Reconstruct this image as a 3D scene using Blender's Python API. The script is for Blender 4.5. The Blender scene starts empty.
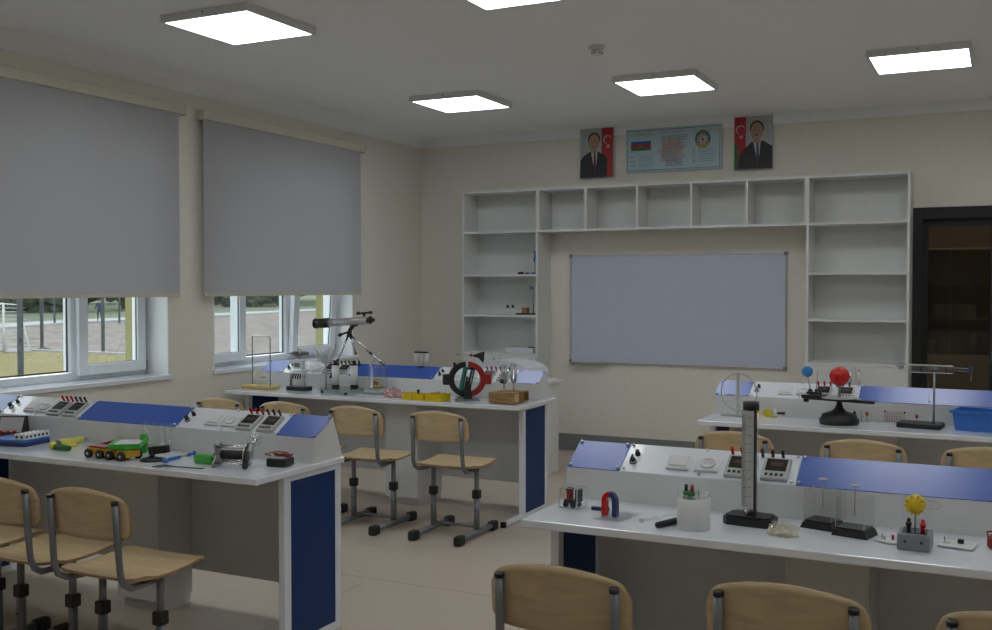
import bpy, bmesh, math, random
from mathutils import Vector, Matrix, Euler
random.seed(7)
S = bpy.context.scene
COL = S.collection
PI = math.pi

# ------------------------------------------------------------------ materials
def mat(name, col, rough=.5, metal=0., var=.06, scale=40., bump=0., spec=.5, coat=0., wood=False, speck=None):
    m = bpy.data.materials.new(name); m.use_nodes = True
    nt = m.node_tree; N = nt.nodes; L = nt.links
    b = N['Principled BSDF']
    b.inputs['Roughness'].default_value = rough
    b.inputs['Metallic'].default_value = metal
    b.inputs['Specular IOR Level'].default_value = spec
    b.inputs['Coat Weight'].default_value = coat
    tc = N.new('ShaderNodeTexCoord')
    nz = N.new('ShaderNodeTexNoise'); nz.inputs['Scale'].default_value = scale; nz.inputs['Detail'].default_value = 4
    if wood:
        mp = N.new('ShaderNodeMapping'); mp.inputs['Scale'].default_value = (1.5, 9, 9) if wood == 'x' else (9, 9, 1.5)
        L.new(tc.outputs['Object'], mp.inputs['Vector']); L.new(mp.outputs['Vector'], nz.inputs['Vector'])
        nz.inputs['Distortion'].default_value = 1.5
    else:
        L.new(tc.outputs['Object'], nz.inputs['Vector'])
    cr = N.new('ShaderNodeValToRGB')
    lo = [max(0, c * (1 - var)) for c in col]; hi = [min(1, c * (1 + var)) for c in col]
    cr.color_ramp.elements[0].position = .3; cr.color_ramp.elements[1].position = .7
    cr.color_ramp.elements[0].color = (*lo, 1); cr.color_ramp.elements[1].color = (*hi, 1)
    L.new(nz.outputs['Fac'], cr.inputs['Fac'])
    out = cr.outputs['Color']
    if speck:
        n2 = N.new('ShaderNodeTexNoise'); n2.inputs['Scale'].default_value = 260; n2.inputs['Detail'].default_value = 1
        L.new(tc.outputs['Object'], n2.inputs['Vector'])
        r2 = N.new('ShaderNodeValToRGB'); r2.color_ramp.elements[0].position = .6; r2.color_ramp.elements[1].position = .66
        L.new(n2.outputs['Fac'], r2.inputs['Fac'])
        mx = N.new('ShaderNodeMix'); mx.data_type = 'RGBA'
        L.new(r2.outputs['Color'], mx.inputs['Factor']); L.new(out, mx.inputs['A']); mx.inputs['B'].default_value = (*speck, 1)
        out = mx.outputs['Result']
    L.new(out, b.inputs['Base Color'])
    if bump:
        bp = N.new('ShaderNodeBump'); bp.inputs['Strength'].default_value = bump; bp.inputs['Distance'].default_value = .002
        L.new(nz.outputs['Fac'], bp.inputs['Height']); L.new(bp.outputs['Normal'], b.inputs['Normal'])
    return m

def glassy(name, tint=(1, 1, 1), gl=.1, edge=.5, rough=.03):
    """thin clear wall: transparent with a fresnel-like gloss"""
    m = bpy.data.materials.new(name); m.use_nodes = True
    nt = m.node_tree; N = nt.nodes; L = nt.links
    N.remove(N['Principled BSDF'])
    t = N.new('ShaderNodeBsdfTransparent'); t.inputs['Color'].default_value = (*tint, 1)
    g = N.new('ShaderNodeBsdfGlossy'); g.inputs['Roughness'].default_value = rough
    lw = N.new('ShaderNodeLayerWeight'); lw.inputs['Blend'].default_value = .25
    ml = N.new('ShaderNodeMath'); ml.operation = 'MULTIPLY_ADD'; ml.inputs[1].default_value = edge; ml.inputs[2].default_value = gl
    ml.use_clamp = True
    L.new(lw.outputs['Facing'], ml.inputs[0])
    mx = N.new('ShaderNodeMixShader'); L.new(ml.outputs[0], mx.inputs['Fac'])
    L.new(t.outputs[0], mx.inputs[1]); L.new(g.outputs[0], mx.inputs[2])
    L.new(mx.outputs[0], N['Material Output'].inputs['Surface'])
    return m

def translucent(name, col, fac, weave=0.):
    m = bpy.data.materials.new(name); m.use_nodes = True
    nt = m.node_tree; N = nt.nodes; L = nt.links
    N.remove(N['Principled BSDF'])
    tc = N.new('ShaderNodeTexCoord')
    nz = N.new('ShaderNodeTexNoise'); nz.inputs['Scale'].default_value = 300 if weave else 30
    L.new(tc.outputs['Object'], nz.inputs['Vector'])
    cr = N.new('ShaderNodeValToRGB')
    cr.color_ramp.elements[0].color = (*[c * .93 for c in col], 1); cr.color_ramp.elements[1].color = (*[min(1, c * 1.07) for c in col], 1)
    L.new(nz.outputs['Fac'], cr.inputs['Fac'])
    d = N.new('ShaderNodeBsdfDiffuse'); t = N.new('ShaderNodeBsdfTranslucent')
    L.new(cr.outputs['Color'], d.inputs['Color']); L.new(cr.outputs['Color'], t.inputs['Color'])
    mx = N.new('ShaderNodeMixShader'); mx.inputs['Fac'].default_value = fac
    L.new(d.outputs[0], mx.inputs[1]); L.new(t.outputs[0], mx.inputs[2])
    L.new(mx.outputs[0], N['Material Output'].inputs['Surface'])
    return m

def film(name, col, clear):
    m = translucent(name, col, .35); nt = m.node_tree; N = nt.nodes; L = nt.links
    src = N['Material Output'].inputs['Surface'].links[0].from_socket
    t = N.new('ShaderNodeBsdfTransparent'); t.inputs['Color'].default_value = (.97, .96, .93, 1)
    g = N.new('ShaderNodeBsdfGlossy'); g.inputs['Roughness'].default_value = .12
    a = N.new('ShaderNodeMixShader'); a.inputs['Fac'].default_value = clear; L.new(src, a.inputs[1]); L.new(t.outputs[0], a.inputs[2])
    c = N.new('ShaderNodeMixShader'); c.inputs['Fac'].default_value = .14; L.new(a.outputs[0], c.inputs[1]); L.new(g.outputs[0], c.inputs[2])
    L.new(c.outputs[0], N['Material Output'].inputs['Surface']); return m

def emis(name, col, st):
    m = bpy.data.materials.new(name); m.use_nodes = True
    nt = m.node_tree; N = nt.nodes; L = nt.links
    N.remove(N['Principled BSDF'])
    e = N.new('ShaderNodeEmission'); e.inputs['Color'].default_value = (*col, 1); e.inputs['Strength'].default_value = st
    L.new(e.outputs[0], N['Material Output'].inputs['Surface'])
    return m

M = dict(
    wall=mat('wall_paint', (.77, .745, .665), .75, var=.03, scale=60, bump=.15),
    ceil=mat('ceiling_paint', (.90, .92, .93), .85, var=.02, scale=30, bump=.1),
    reveal=mat('reveal_white', (.86, .87, .88), .6, var=.02),
    facade=mat('facade_yellow', (.25, .24, .085), .8, var=.06),
    floor=mat('floor_vinyl', (.53, .46, .39), .45, var=.10, scale=120, speck=(.36, .27, .21), spec=.35),
    seam=mat('floor_seam', (.36, .30, .25), .6),
    skirt=mat('skirting_grey', (.20, .215, .22), .5),
    lam=mat('white_laminate', (.80, .84, .90), .16, var=.02, scale=20, spec=.6, coat=.4),
    panel=mat('white_panel', (.72, .73, .73), .35, var=.02, scale=20),
    shelfw=mat('shelf_white', (.70, .71, .70), .45, var=.02, scale=20),
    blue=mat('blue_laminate', (.003, .035, .15), .5, spec=.3, var=.08, scale=60),
    cblue=mat('console_blue', (.03, .10, .46), .30, var=.05, scale=400, spec=.75),
    cwhite=mat('console_white', (.80, .84, .90), .18, var=.01, spec=.6, coat=.4),
    ply=mat('birch_plywood', (.59, .445, .26), .42, var=.11, scale=3.2, wood='x'),
    plyedge=mat('plywood_edge', (.36, .23, .11), .6, var=.2, scale=90),
    grey=mat('grey_painted_steel', (.20, .21, .225), .35, metal=.3, var=.04),
    black=mat('black_plastic', (.012, .012, .013), .4, var=.2),
    rubber=mat('black_rubber', (.016, .016, .017), .65, var=.2),
    chrome=mat('chrome', (.72, .72, .72), .15, metal=1, var=.03),
    steel=mat('dull_steel', (.36, .36, .36), .35, metal=.9, var=.08),
    alu=mat('aluminium', (.55, .56, .57), .35, metal=.8, var=.04),
    silver=mat('silver_paint', (.55, .56, .56), .3, metal=.5, var=.04),
    white=mat('white_plastic', (.72, .73, .73), .35, var=.02),
    pvc=mat('window_pvc', (.76, .80, .84), .3, var=.02),
    gasket=mat('black_gasket', (.015, .017, .018), .5),
    cream=mat('cream_aluminium', (.60, .57, .47), .45, var=.02),
    board=mat('whiteboard_enamel', (.52, .56, .68), .28, var=.015, scale=12),  # bluish cast of the window reflection is put into this colour
    door=mat('door_black', (.008, .008, .009), .6, var=.2),
    red=mat('red_plastic', (.56, .008, .006), .25, var=.06),
    led=mat('meter_digits', (.045, .012, .011), .4), dred=mat('dark_red_paint', (.30, .02, .015), .35, var=.1),
    rblue=mat('bright_blue_plastic', (.03, .16, .55), .3, var=.06),
    sky=mat('light_blue_plastic', (.02, .22, .62), .25, var=.06),
    navy=mat('navy_paint', (.02, .035, .14), .4, var=.1),
    green=mat('green_plastic', (.06, .42, .05), .35, var=.06),
    dgreen=mat('dark_green_plastic', (.015, .14, .03), .4, var=.1),
    teal=mat('teal_coil', (.01, .15, .12), .4, var=.2, scale=200),
    yellow=mat('yellow_plastic', (.72, .53, .012), .35, var=.06),
    lyellow=mat('lemon_plastic', (.70, .66, .10), .35, var=.06),
    ochre=mat('ochre_cart', (.62, .36, .025), .4, var=.08),
    paleyellow=mat('pale_yellow_board', (.70, .54, .18), .5, var=.08),
    wood=mat('box_wood', (.34, .20, .08), .5, var=.3, scale=6, wood='x'),
    wood2=mat('end_grain', (.55, .42, .24), .55, var=.08, scale=40),
    hollowshade=mat('box_hollow_shade', (.07, .05, .02), .7, var=.2),  # dark colour stands for shade inside an open box
    brass=mat('brass', (.45, .33, .14), .35, metal=.7, var=.2),
    gcase=mat('grey_case', (.22, .24, .255), .45, var=.05),
    lgrey=mat('light_grey_plastic', (.45, .46, .46), .4, var=.04),
    screen=mat('meter_screen', (.018, .013, .012), .25, var=.3),
    paper=mat('white_paper', (.66, .68, .74), .6, var=.03, scale=15),
    pink=film('pink_film', (.75, .40, .41), .5),
    bag=film('yellowish_film', (.85, .78, .50), .80),
    plume=translucent('plume_paper', (.75, .77, .78), .3),
    glass=glassy('clear_glass', (.985, .993, .99), .05, .5), acredge=mat('acrylic_edge_glint', (.60, .63, .63), .2, var=.02),  # pale edge bars paint the bright edges of clear acrylic
    acryl=glassy('clear_acrylic', (.985, .99, .99), .025, .25),
    plate=glassy('greenish_plate_glass', (.72, .86, .80), .30, .5),
    pane=glassy('window_pane', (.95, .975, .97), .035, .25, .0),
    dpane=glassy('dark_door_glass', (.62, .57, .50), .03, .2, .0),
    cpane=glassy('cabinet_glass', (.80, .80, .78), .04, .2, .0),
    blind=translucent('blind_fabric', (.58, .58, .605), .30, 1),
    lamp=emis('panel_diffuser', (.955, .985, 1), 7.2),
    turf=mat('artificial_turf', (.135, .108, .024), .9, var=.12, scale=3, bump=.3),
    dirt=mat('bare_soil', (.145, .122, .104), .95, var=.35, scale=1.6, bump=.5),
    pathm=mat('concrete_path', (.26, .26, .26), .9, var=.04),
    lawn=mat('wild_grass', (.088, .105, .058), .95, var=.3, scale=.6, bump=.5),
    leaf=mat('hazed_leaves_green', (.07, .088, .058), .9, var=.5, scale=1.2, bump=.6),  # distance haze is mixed into the leaf colour
    leaf2=mat('hazed_leaves_olive', (.098, .106, .072), .9, var=.5, scale=1.2, bump=.6),  # lightened with haze like the other foliage
    trunk=mat('bark', (.08, .06, .045), .9, var=.2),
    post=mat('fence_post_slate', (.022, .03, .036), .5, var=.1),
    goalw=mat('goal_white', (.42, .42, .42), .5),
    jacket=mat('dark_blue_jacket', (.015, .03, .06), .8), trouser=mat('dark_trousers', (.012, .014, .02), .8),
    skin=mat('skin', (.45, .26, .18), .6), hair=mat('dark_hair', (.015, .012, .01), .7),
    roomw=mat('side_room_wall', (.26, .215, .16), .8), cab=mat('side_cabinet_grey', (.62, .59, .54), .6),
    pbg=mat('print_grey_background', (.42, .43, .44), .5, var=.04), psuit=mat('print_dark_suit', (.010, .011, .016), .5),
    pskin=mat('print_skin', (.38, .24, .17), .5), phair=mat('print_hair', (.03, .025, .022), .5), pshirt=mat('print_shirt', (.50, .50, .52), .5),
    ptie=mat('print_dark_red_tie', (.13, .02, .025), .5), ptie2=mat('print_blue_tie', (.04, .06, .12), .5),
    pred=mat('print_flag_red', (.42, .012, .02), .5), pblue=mat('print_flag_blue', (.02, .10, .36), .5), pgreen=mat('print_flag_green', (.02, .15, .03), .5),
    pwhite=mat('print_white', (.42, .42, .42), .5), pboard=mat('poster_pale_blue', (.44, .58, .64), .45, var=.04, scale=3),
    pink2=mat('poster_ink_grey', (.16, .19, .22), .5), pinkb=mat('poster_ink_blue', (.10, .18, .36), .5), pinkr=mat('poster_ink_red', (.36, .17, .14), .5),
    pmap=mat('poster_map_peach', (.45, .42, .41), .5), pgold=mat('poster_gold', (.38, .28, .06), .5), pborder=mat('poster_border', (.04, .05, .07), .5),
    smark=mat('scale_marks', (.02, .02, .02), .5), scalew=mat('scale_white', (.50, .51, .50), .4),
)

# ------------------------------------------------------------------ mesh builder
class MB:
    def __init__(s, *mats):
        s.v = []; s.f = []; s.m = []; s.s = []; s.mats = [M[x] if isinstance(x, str) else x for x in mats]; s.T = Matrix()
    def _add(s, vs, fs, m, smooth, X=None):
        o = len(s.v); T = s.T @ X if X is not None else s.T
        s.v += [tuple(T @ Vector(p)) for p in vs]
        for f in fs: s.f.append(tuple(i + o for i in f)); s.m.append(m); s.s.append(smooth)
        return s
    def box(s, c, d, m=0, bev=0., rot=None, seg=2):
        X = Matrix.Translation(c)
        if rot is not None: X = X @ (Euler(rot).to_matrix().to_4x4() if not isinstance(rot, Matrix) else rot)
        b = bmesh.new(); bmesh.ops.create_cube(b, size=1)
        for v in b.verts: v.co = Vector((v.co.x * d[0], v.co.y * d[1], v.co.z * d[2]))
        if bev: bmesh.ops.bevel(b, geom=b.edges[:], offset=min(bev, min(d) * .45), segments=seg, affect='EDGES', profile=.5)
        b.verts.index_update()
        s._add([v.co[:] for v in b.verts], [[v.index for v in f.verts] for f in b.faces], m, False, X); b.free(); return s
    def bb(s, lo, hi, m=0, bev=0.):
        return s.box([(a + b) / 2 for a, b in zip(lo, hi)], [abs(b - a) for a, b in zip(lo, hi)], m, bev)
    def cyl(s, a, b, r, m=0, r2=None, n=20, caps=True, smooth=True):
        a = Vector(a); b = Vector(b); d = b - a; r2 = r if r2 is None else r2
        q = d.to_track_quat('Z', 'Y').to_matrix().to_4x4(); X = Matrix.Translation(a) @ q; h = d.length
        vs = [(r * math.cos(2 * PI * i / n), r * math.sin(2 * PI * i / n), 0) for i in range(n)] + [(r2 * math.cos(2 * PI * i / n), r2 * math.sin(2 * PI * i / n), h) for i in range(n)]
        s._add(vs, [(i, (i + 1) % n, n + (i + 1) % n, n + i) for i in range(n)], m, smooth, X)
        if caps: s._add(vs, [tuple(range(n - 1, -1, -1)), tuple(range(n, 2 * n))], m, False, X)
        return s
    def lathe(s, prof, m=0, n=28, c=(0, 0, 0), X=None, smooth=True):
        vs = []; fs = []; k = len(prof)
        for (r, z) in prof:
            for i in range(n): vs.append((r * math.cos(2 * PI * i / n) + c[0], r * math.sin(2 * PI * i / n) + c[1], z + c[2]))
        for j in range(k - 1):
            for i in range(n): fs.append((j * n + i, j * n + (i + 1) % n, (j + 1) * n + (i + 1) % n, (j + 1) * n + i))
        s._add(vs, fs, m, smooth, X)
        caps = []
        if prof[0][0] > 1e-6: caps.append(tuple(range(n - 1, -1, -1)))
        if prof[-1][0] > 1e-6: caps.append(tuple(range((k - 1) * n, k * n)))
        if caps and prof[0] != prof[-1]: s._add(vs, caps, m, False, X)
        return s
    def sphere(s, c, r, m=0, n=24, sc=(1, 1, 1)):
        p = [(r * math.sin(PI * j / (n // 2)) + (1e-5 if j in (0, n // 2) else 0), -r * math.cos(PI * j / (n // 2))) for j in range(n // 2 + 1)]
        return s.lathe(p, m, n, X=Matrix.Translation(c) @ Matrix.Diagonal((*sc, 1)))
    def tube(s, pts, r, m=0, n=10, caps=True, closed=False):
        pts = [Vector(p) for p in pts]; k = len(pts); vs = []; up = None
        for i, p in enumerate(pts):
            if closed: t = (pts[(i + 1) % k] - pts[i - 1])
            else: t = (pts[min(i + 1, k - 1)] - pts[max(i - 1, 0)])
            t.normalize()
            if up is None:
                up = Vector((0, 0, 1)) if abs(t.z) < .9 else Vector((1, 0, 0))
            x = up - t * up.dot(t); x.normalize(); up = x; y = t.cross(x)
            rr = r[i] if isinstance(r, (list, tuple)) else r
            vs += [tuple(p + x * rr * math.cos(2 * PI * a / n) + y * rr * math.sin(2 * PI * a / n)) for a in range(n)]
        fs = []
        for j in range(k if closed else k - 1):
            j2 = (j + 1) % k
            fs += [(j * n + a, j * n + (a + 1) % n, j2 * n + (a + 1) % n, j2 * n + a) for a in range(n)]
        s._add(vs, fs, m, True)
        if caps and not closed: s._add(vs, [tuple(range(n - 1, -1, -1)), tuple(range((k - 1) * n, k * n))], m, False)
        return s
    def prism(s, poly, a, b, axis='x', m=0, X=None):
        """closed polygon in the two other axes, extruded along axis from a to b"""
        def P(u, w, t): return (t, u, w) if axis == 'x' else (u, t, w) if axis == 'y' else (u, w, t)
        n = len(poly); vs = [P(u, w, a) for u, w in poly] + [P(u, w, b) for u, w in poly]
        fs = [(i, (i + 1) % n, n + (i + 1) % n, n + i) for i in range(n)] + [tuple(range(n - 1, -1, -1)), tuple(range(n, 2 * n))]
        return s._add(vs, fs, m, False, X)
    def poly(s, pts, m=0, X=None): return s._add(pts, [tuple(range(len(pts)))], m, False, X)
    def sheet(s, fn, nu, nv, off, m=0, me=None, smooth=True):
        """grid fn(u,v) with u,v in 0..1, thickened by the vector off(u,v)"""
        me = m if me is None else me; A = []; B = []
        for j in range(nv + 1):
            for i in range(nu + 1):
                p = Vector(fn(i / nu, j / nv)); o = Vector(off(i / nu, j / nv) if callable(off) else off); A.append(tuple(p)); B.append(tuple(p + o))
        w = nu + 1; q = [(j * w + i, j * w + i + 1, (j + 1) * w + i + 1, (j + 1) * w + i) for j in range(nv) for i in range(nu)]
        s._add(A, [f[::-1] for f in q], m, smooth); s._add(B, q, m, smooth)
        ring = [i for i in range(w)] + [j * w + nu for j in range(1, nv + 1)] + [nv * w + i for i in range(nu - 1, -1, -1)] + [j * w for j in range(nv - 1, 0, -1)]
        k = len(ring); vs = [A[i] for i in ring] + [B[i] for i in ring]
        s._add(vs, [(i, (i + 1) % k, k + (i + 1) % k, k + i) for i in range(k)], me, False)
        return s
    def mesh(s, name):
        me = bpy.data.meshes.new(name); me.from_pydata(s.v, [], s.f)
        for x in s.mats: me.materials.append(x)
        me.polygons.foreach_set('material_index', s.m); me.polygons.foreach_set('use_smooth', s.s)
        b = bmesh.new(); b.from_mesh(me); bmesh.ops.remove_doubles(b, verts=b.verts, dist=1e-6); bmesh.ops.recalc_face_normals(b, faces=b.faces); b.to_mesh(me); b.free()
        me.update(); return me
    def build(s, name, parent=None, loc=(0, 0, 0), rot=(0, 0, 0), label=None):
        return put(name, s.mesh(name), parent, loc, rot, label)

def put(name, me, parent=None, loc=(0, 0, 0), rot=(0, 0, 0), label=None):
    o = bpy.data.objects.new(name, me); COL.objects.link(o); o.parent = parent; o.location = loc; o.rotation_euler = rot
    if label: o['label'] = label
    return o
def tag(o, label, cat, group=None):
    o['label'] = label; o['category'] = cat
    if group: o['group'] = group
    return o
def thing(name, label, cat, loc=(0, 0, 0), rz=0, group=None):
    return tag(put(name, None, None, loc, (0, 0, rz)), label, cat, group)
def struct(o): o['kind'] = 'structure'; return o
def copy_tree(o, parent=None):
    c = o.copy(); COL.objects.link(c); c.parent = parent
    for ch in list(o.children): copy_tree(ch, c)
    return c
def arc(c, r, a0, a1, n, plane='xz'):
    out = []
    for i in range(n + 1):
        a = a0 + (a1 - a0) * i / n; u = r * math.cos(a); w = r * math.sin(a)
        out.append((c[0] + u, c[1], c[2] + w) if plane == 'xz' else (c[0] + u, c[1] + w, c[2]) if plane == 'xy' else (c[0], c[1] + u, c[2] + w))
    return out

# ------------------------------------------------------------------ room shell
LX, BY, CZ = -5.21, 8.857, 2.975          # left wall, back wall, ceiling
RX, FY = 2.7, -2.2                        # right wall, wall behind the camera
W0, W1 = (3.60, 5.40), (5.86, 7.655)      # window openings along the left wall
SZ, TZ = .905, 2.66                       # sill and head
T = .40
struct(MB('floor').bb((LX - .02, FY - .02, -.1), (RX + .02, BY + .02, 0)).build('floor'))
struct(MB('seam').bb((-4.2, 4.475, 0), (RX, 4.479, .0006)).bb((-2.93, FY, 0), (-2.926, 4.4, .0006)).build('trim_1'))
struct(MB('ceil').bb((LX - .4, FY - .1, CZ), (RX + .1, BY + .1, CZ + .1)).build('ceiling'))
b = MB('wall', 'reveal', 'facade')
ys = [FY, W0[0], W0[1], W1[0], W1[1], BY]
for i in range(0, 6, 2): b.bb((LX - T, ys[i] - (.1 if i == 0 else 0), -.1), (LX, ys[i + 1] + (.1 if i == 4 else 0), CZ))
for a, c in (W0, W1):
    b.bb((LX - T, a, -.1), (LX, c, SZ - .03)); b.bb((LX - T, a, TZ), (LX, c, CZ))
    for yy, sg in ((a, 1), (c, -1)):
        b.bb((LX - .2, yy, SZ - .03), (LX - .002, yy + sg * .006, TZ), 1); b.bb((LX - T, yy, SZ - .03), (LX - .285, yy + sg * .006, TZ), 2)
    b.bb((LX - .2, a, TZ - .006), (LX - .002, c, TZ), 1)
struct(b.build('wall_left'))
b = MB('wall')                             # back wall with the doorway at the right
DX0, DX1, DZ = -.70, .03, 2.143
b.bb((LX - .02, BY, -.1), (DX0, BY + .12, CZ)); b.bb((DX1, BY, -.1), (RX + .1, BY + .12, CZ)); b.bb((DX0, BY, DZ), (DX1, BY + .12, CZ))
struct(b.build('wall_back'))
struct(MB('wall').bb((RX, FY, -.1), (RX + .1, BY, CZ)).build('wall_right'))
struct(MB('wall').bb((LX, FY - .1, -.1), (RX + .1, FY, CZ)).build('wall_front'))
# white ceiling band along the back wall, grey skirting
struct(MB('ceil').bb((LX, BY - .014, 2.882), (RX, BY, CZ)).build('trim_2'))
b = MB('ceil'); b.prism([(LX, 2.884), (LX + .002, 2.882), (LX + .025, 2.90), (LX + .06, 2.93), (LX + .11, 2.957), (LX + .16, CZ), (LX, CZ)], FY, BY - .014, 'y'); struct(b.build('trim_3'))
struct(MB('skirt').bb((-3.80, BY - .015, 0), (-1.46, BY, .155), 0, .003).build('baseboard_back'))
struct(MB('skirt').bb((LX, FY, 0), (LX + .012, BY, .10), 0, .003).build('baseboard_left'))

# ------------------------------------------------------------------ windows
def window(n, y0, y1, tilt, sh_):
    r = put('window_%d' % n, None, None, (LX - .21, y0, SZ)); struct(r)
    h = TZ - SZ; w = y1 - y0
    f = MB('pvc')
    d0, d1 = -.07, 0.
    f.bb((d0, 0, 0), (d1, .06, h), 0, .004).bb((d0, w - .06, 0), (d1, w, h), 0, .004)
    f.bb((d0, .06, 0), (d1, w - .06, .05), 0, .004).bb((d0, .06, h - .05), (d1, w - .06, h), 0, .004)
    for a in (.50, 1.10 + sh_): f.bb((d0, a, .05), (d1, a + .09, h - .05), 0, .004)
    f.build('window_frame', r)
    def pane(y_a, y_b, z_a, z_b, x, par, gask=True):
        MB('pane').bb((x - .003, y_a, z_a), (x + .003, y_b, z_b)).build('pane', par)
        g = MB('gasket'); t = .007
        for lo, hi in (((y_a - .002, z_a - .002), (y_a + t, z_b)), ((y_b - t, z_a), (y_b + .002, z_b)), ((y_a, z_a - .002), (y_b, z_a + t))):
            g.bb((x + .003, lo[0], lo[1]), (x + .012, hi[0], hi[1]))
        g.build('gasket', par)
    pane(.60, 1.09 + sh_, .06, h - .06, -.03, r)                       # fixed middle light
    def sash(a, c, tl, hg=1):
        sh = h - .03
        s = MB('pvc'); sw = .075
        s.bb((-.01, 0, 0), (.035, sw, sh), 0, .006).bb((-.01, c - a - sw, 0), (.035, c - a, sh), 0, .006)
        s.bb((-.01, sw, 0), (.035, c - a - sw, .070), 0, .006).bb((-.01, sw, sh - .08), (.035, c - a - sw, sh), 0, .006)
        o = s.build('sash', r, (.002, a, .030), (0, tl, 0))
        pane(sw - .005, c - a - sw + .005, .066, sh - .075, .010, o)
        hd = MB('white').box((.042, .037, .78), (.014, .03, .07), 0, .004).box((.058, .037, .73), (.014, .02, .13), 0, .005)
        hd.build('handle', o)
        hy = c - a + .006 if hg else -.006; MB('steel').cyl((.03, hy, .0), (.03, hy, .07), .007).build('hinge', o)
    sash(.035, .565, 0, 0); sash(1.135 + sh_, w - .035, tilt)
    struct(MB('lam').bb((-.02, .0, -.03), (.21, w, 0), 0, .003).bb((.205, -.02, -.03), (.235, w + .02, 0), 0, .004).build('window_sill', r))
window(1, W0[0], W0[1], 0., .05)
window(2, W1[0], W1[1], math.radians(3.6), .01)

def blind(label, y0, y1):
    t = thing('roller_blind', label, 'blind', (-5.15, (y0 + y1) / 2, 1.446), 0, 'roller blinds over the windows')
    h = (y1 - y0) / 2
    MB('cream').box((-.02, .02, 1.298), (.075, 2 * h + .06, .068), 0, .006).box((-.02, h + .051, 1.296), (.08, .006, .072), 0, .003).box((-.02, -h - .012, 1.296), (.08, .006, .072), 0, .003).build('cassette', t)
    MB('blind').bb((-.0006, -h, .02), (.0006, h, 1.275)).build('fabric', t)
    MB('cream').box((0, 0, .011), (.014, 2 * h, .023), 0, .003).build('bottom_rail', t)
blind('pulled-down grey roller blind over the window nearer the left edge', 3.45, 5.4516)
blind('pulled-down grey roller blind over the window behind the telescope', 5.694, 7.695)

# ------------------------------------------------------------------ ceiling fittings
lt = thing('ceiling_light', 'x', 'ceiling light', (0, 0, CZ), 0, 'square ceiling panel lights')
b = MB('white')
for sx, sy, dx, dy in ((-.288, 0, .018, .594), (.288, 0, .018, .594), (0, -.288, .558, .018), (0, .288, .558, .018)): b.box((sx, sy, -.021), (dx, dy, .042), 0, .002)
b.box((0, 0, -.01), (.558, .558, .012)); b.build('frame', lt)
MB('lamp').box((0, 0, -.036), (.557, .557, .006)).build('diffuser', lt)
MB('black').cyl((0, -.2985, -.016), (0, -.296, -.016), .005).build('clip', lt)
spots = [(-3.80, 4.50, 'largest square panel light in the ceiling, above the first window'), (-3.825, 7.12, 'square panel light in the ceiling nearest the corner of the room'),
         (-2.18, 7.11, 'square panel light in the ceiling in front of the blue and white poster'), (-.50, 7.07, 'square panel light in the ceiling above the dark doorway'),
         (-2.13, 4.475, 'square panel light in the ceiling cut off by the top edge')]
for i, (x, y, lb) in enumerate(spots):
    o = lt if i == 0 else copy_tree(lt); o.location = (x, y, CZ); o['label'] = lb
for x, y in ((-.48, 4.47), (1.2, 7.07), (1.2, 4.47), (-3.8, 1.87), (-2.13, 1.87), (-.48, 1.87), (1.2, 1.87)):
    o = copy_tree(lt); o.location = (x, y, CZ); o['label'] = 'square ceiling panel light outside the photographed part of the room'; o['group'] = 'ceiling panel lights out of view'
t = thing('smoke_detector', 'small round white smoke detector on the ceiling', 'smoke detector', (-2.246, 5.92, CZ))
MB('white').lathe([(.001, 0), (.052, 0), (.052, -.018), (.040, -.022), (.001, -.022)]).build('base', t)
MB('white').lathe([(.001, -.022), (.034, -.022), (.030, -.05), (.022, -.056), (.001, -.056)]).build('chamber', t)
b = MB('black')
for k in range(8): b.box((.030 * math.cos(k * PI / 4), .030 * math.sin(k * PI / 4), -.044), (.012, .006, .006), 0, 0, (0, 0, k * PI / 4))
b.build('vent_slot', t)

# ------------------------------------------------------------------ back wall furniture
D = .30; SFY = BY - D
zr = [.907, 1.258, 1.6315, 2.0314, 2.408]
def bookcase(label, x0, x1):
    t = thing('bookcase', label, 'bookcase', ((x0 + x1) / 2, SFY, 0)); w = (x1 - x0) / 2; th = .02
    b = MB('shelfw'); b.bb((-w, 0, 0), (-w + th, D, 2.408), 0, .001); b.bb((w - th, 0, 0), (w, D, 2.408), 0, .001)
    b.bb((-w + th, .001, 2.408 - th), (w - th, D, 2.408)); b.bb((-w + th, D - .012, .08), (w - th, D - .002, 2.388)); b.bb((-w + th, .03, 0), (w - th, .05, .08))
    b.build('carcass', t)
    for z in zr[:4]: MB('shelfw').bb((-w + th, .002, z - th), (w - th, D - .012, z)).build('shelf', t)
    for sg in (-1, 1):
        d = MB('shelfw').bb((min(sg * .002, sg * (w - .003)), -.018, .085), (max(sg * .002, sg * (w - .003)), 0, .884), 0, .001).build('door', t)
        MB('chrome').cyl((sg * .032, -.045, .70), (sg * .032, -.045, .865), .006).cyl((sg * .032, -.045, .72), (sg * .032, -.018, .72), .004).cyl((sg * .032, -.045, .845), (sg * .032, -.018, .845), .004).build('handle', d)
    return t
bookcase('tall white bookcase at the left of the whiteboard holding small instruments', -4.594, -3.815)
bookcase('tall empty white bookcase between the whiteboard and the dark doorway', -1.450, -.673)
t = thing('bridge_shelf', 'row of five white cubbies bridging the two bookcases above the whiteboard', 'shelf', (-2.6325, SFY, 2.0314))
w = 1.1815; h = .3766; b = MB('shelfw')
b.bb((-w, .002, -.02), (w, D, 0)).bb((-w, .002, h - .02), (w, D, h)).bb((-w, .002, 0), (-w + .015, D, h - .02)).bb((w - .015, .002, 0), (w, D, h - .02)).bb((-w + .015, D - .012, 0), (w - .015, D - .002, h - .02)).build('carcass', t)
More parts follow.
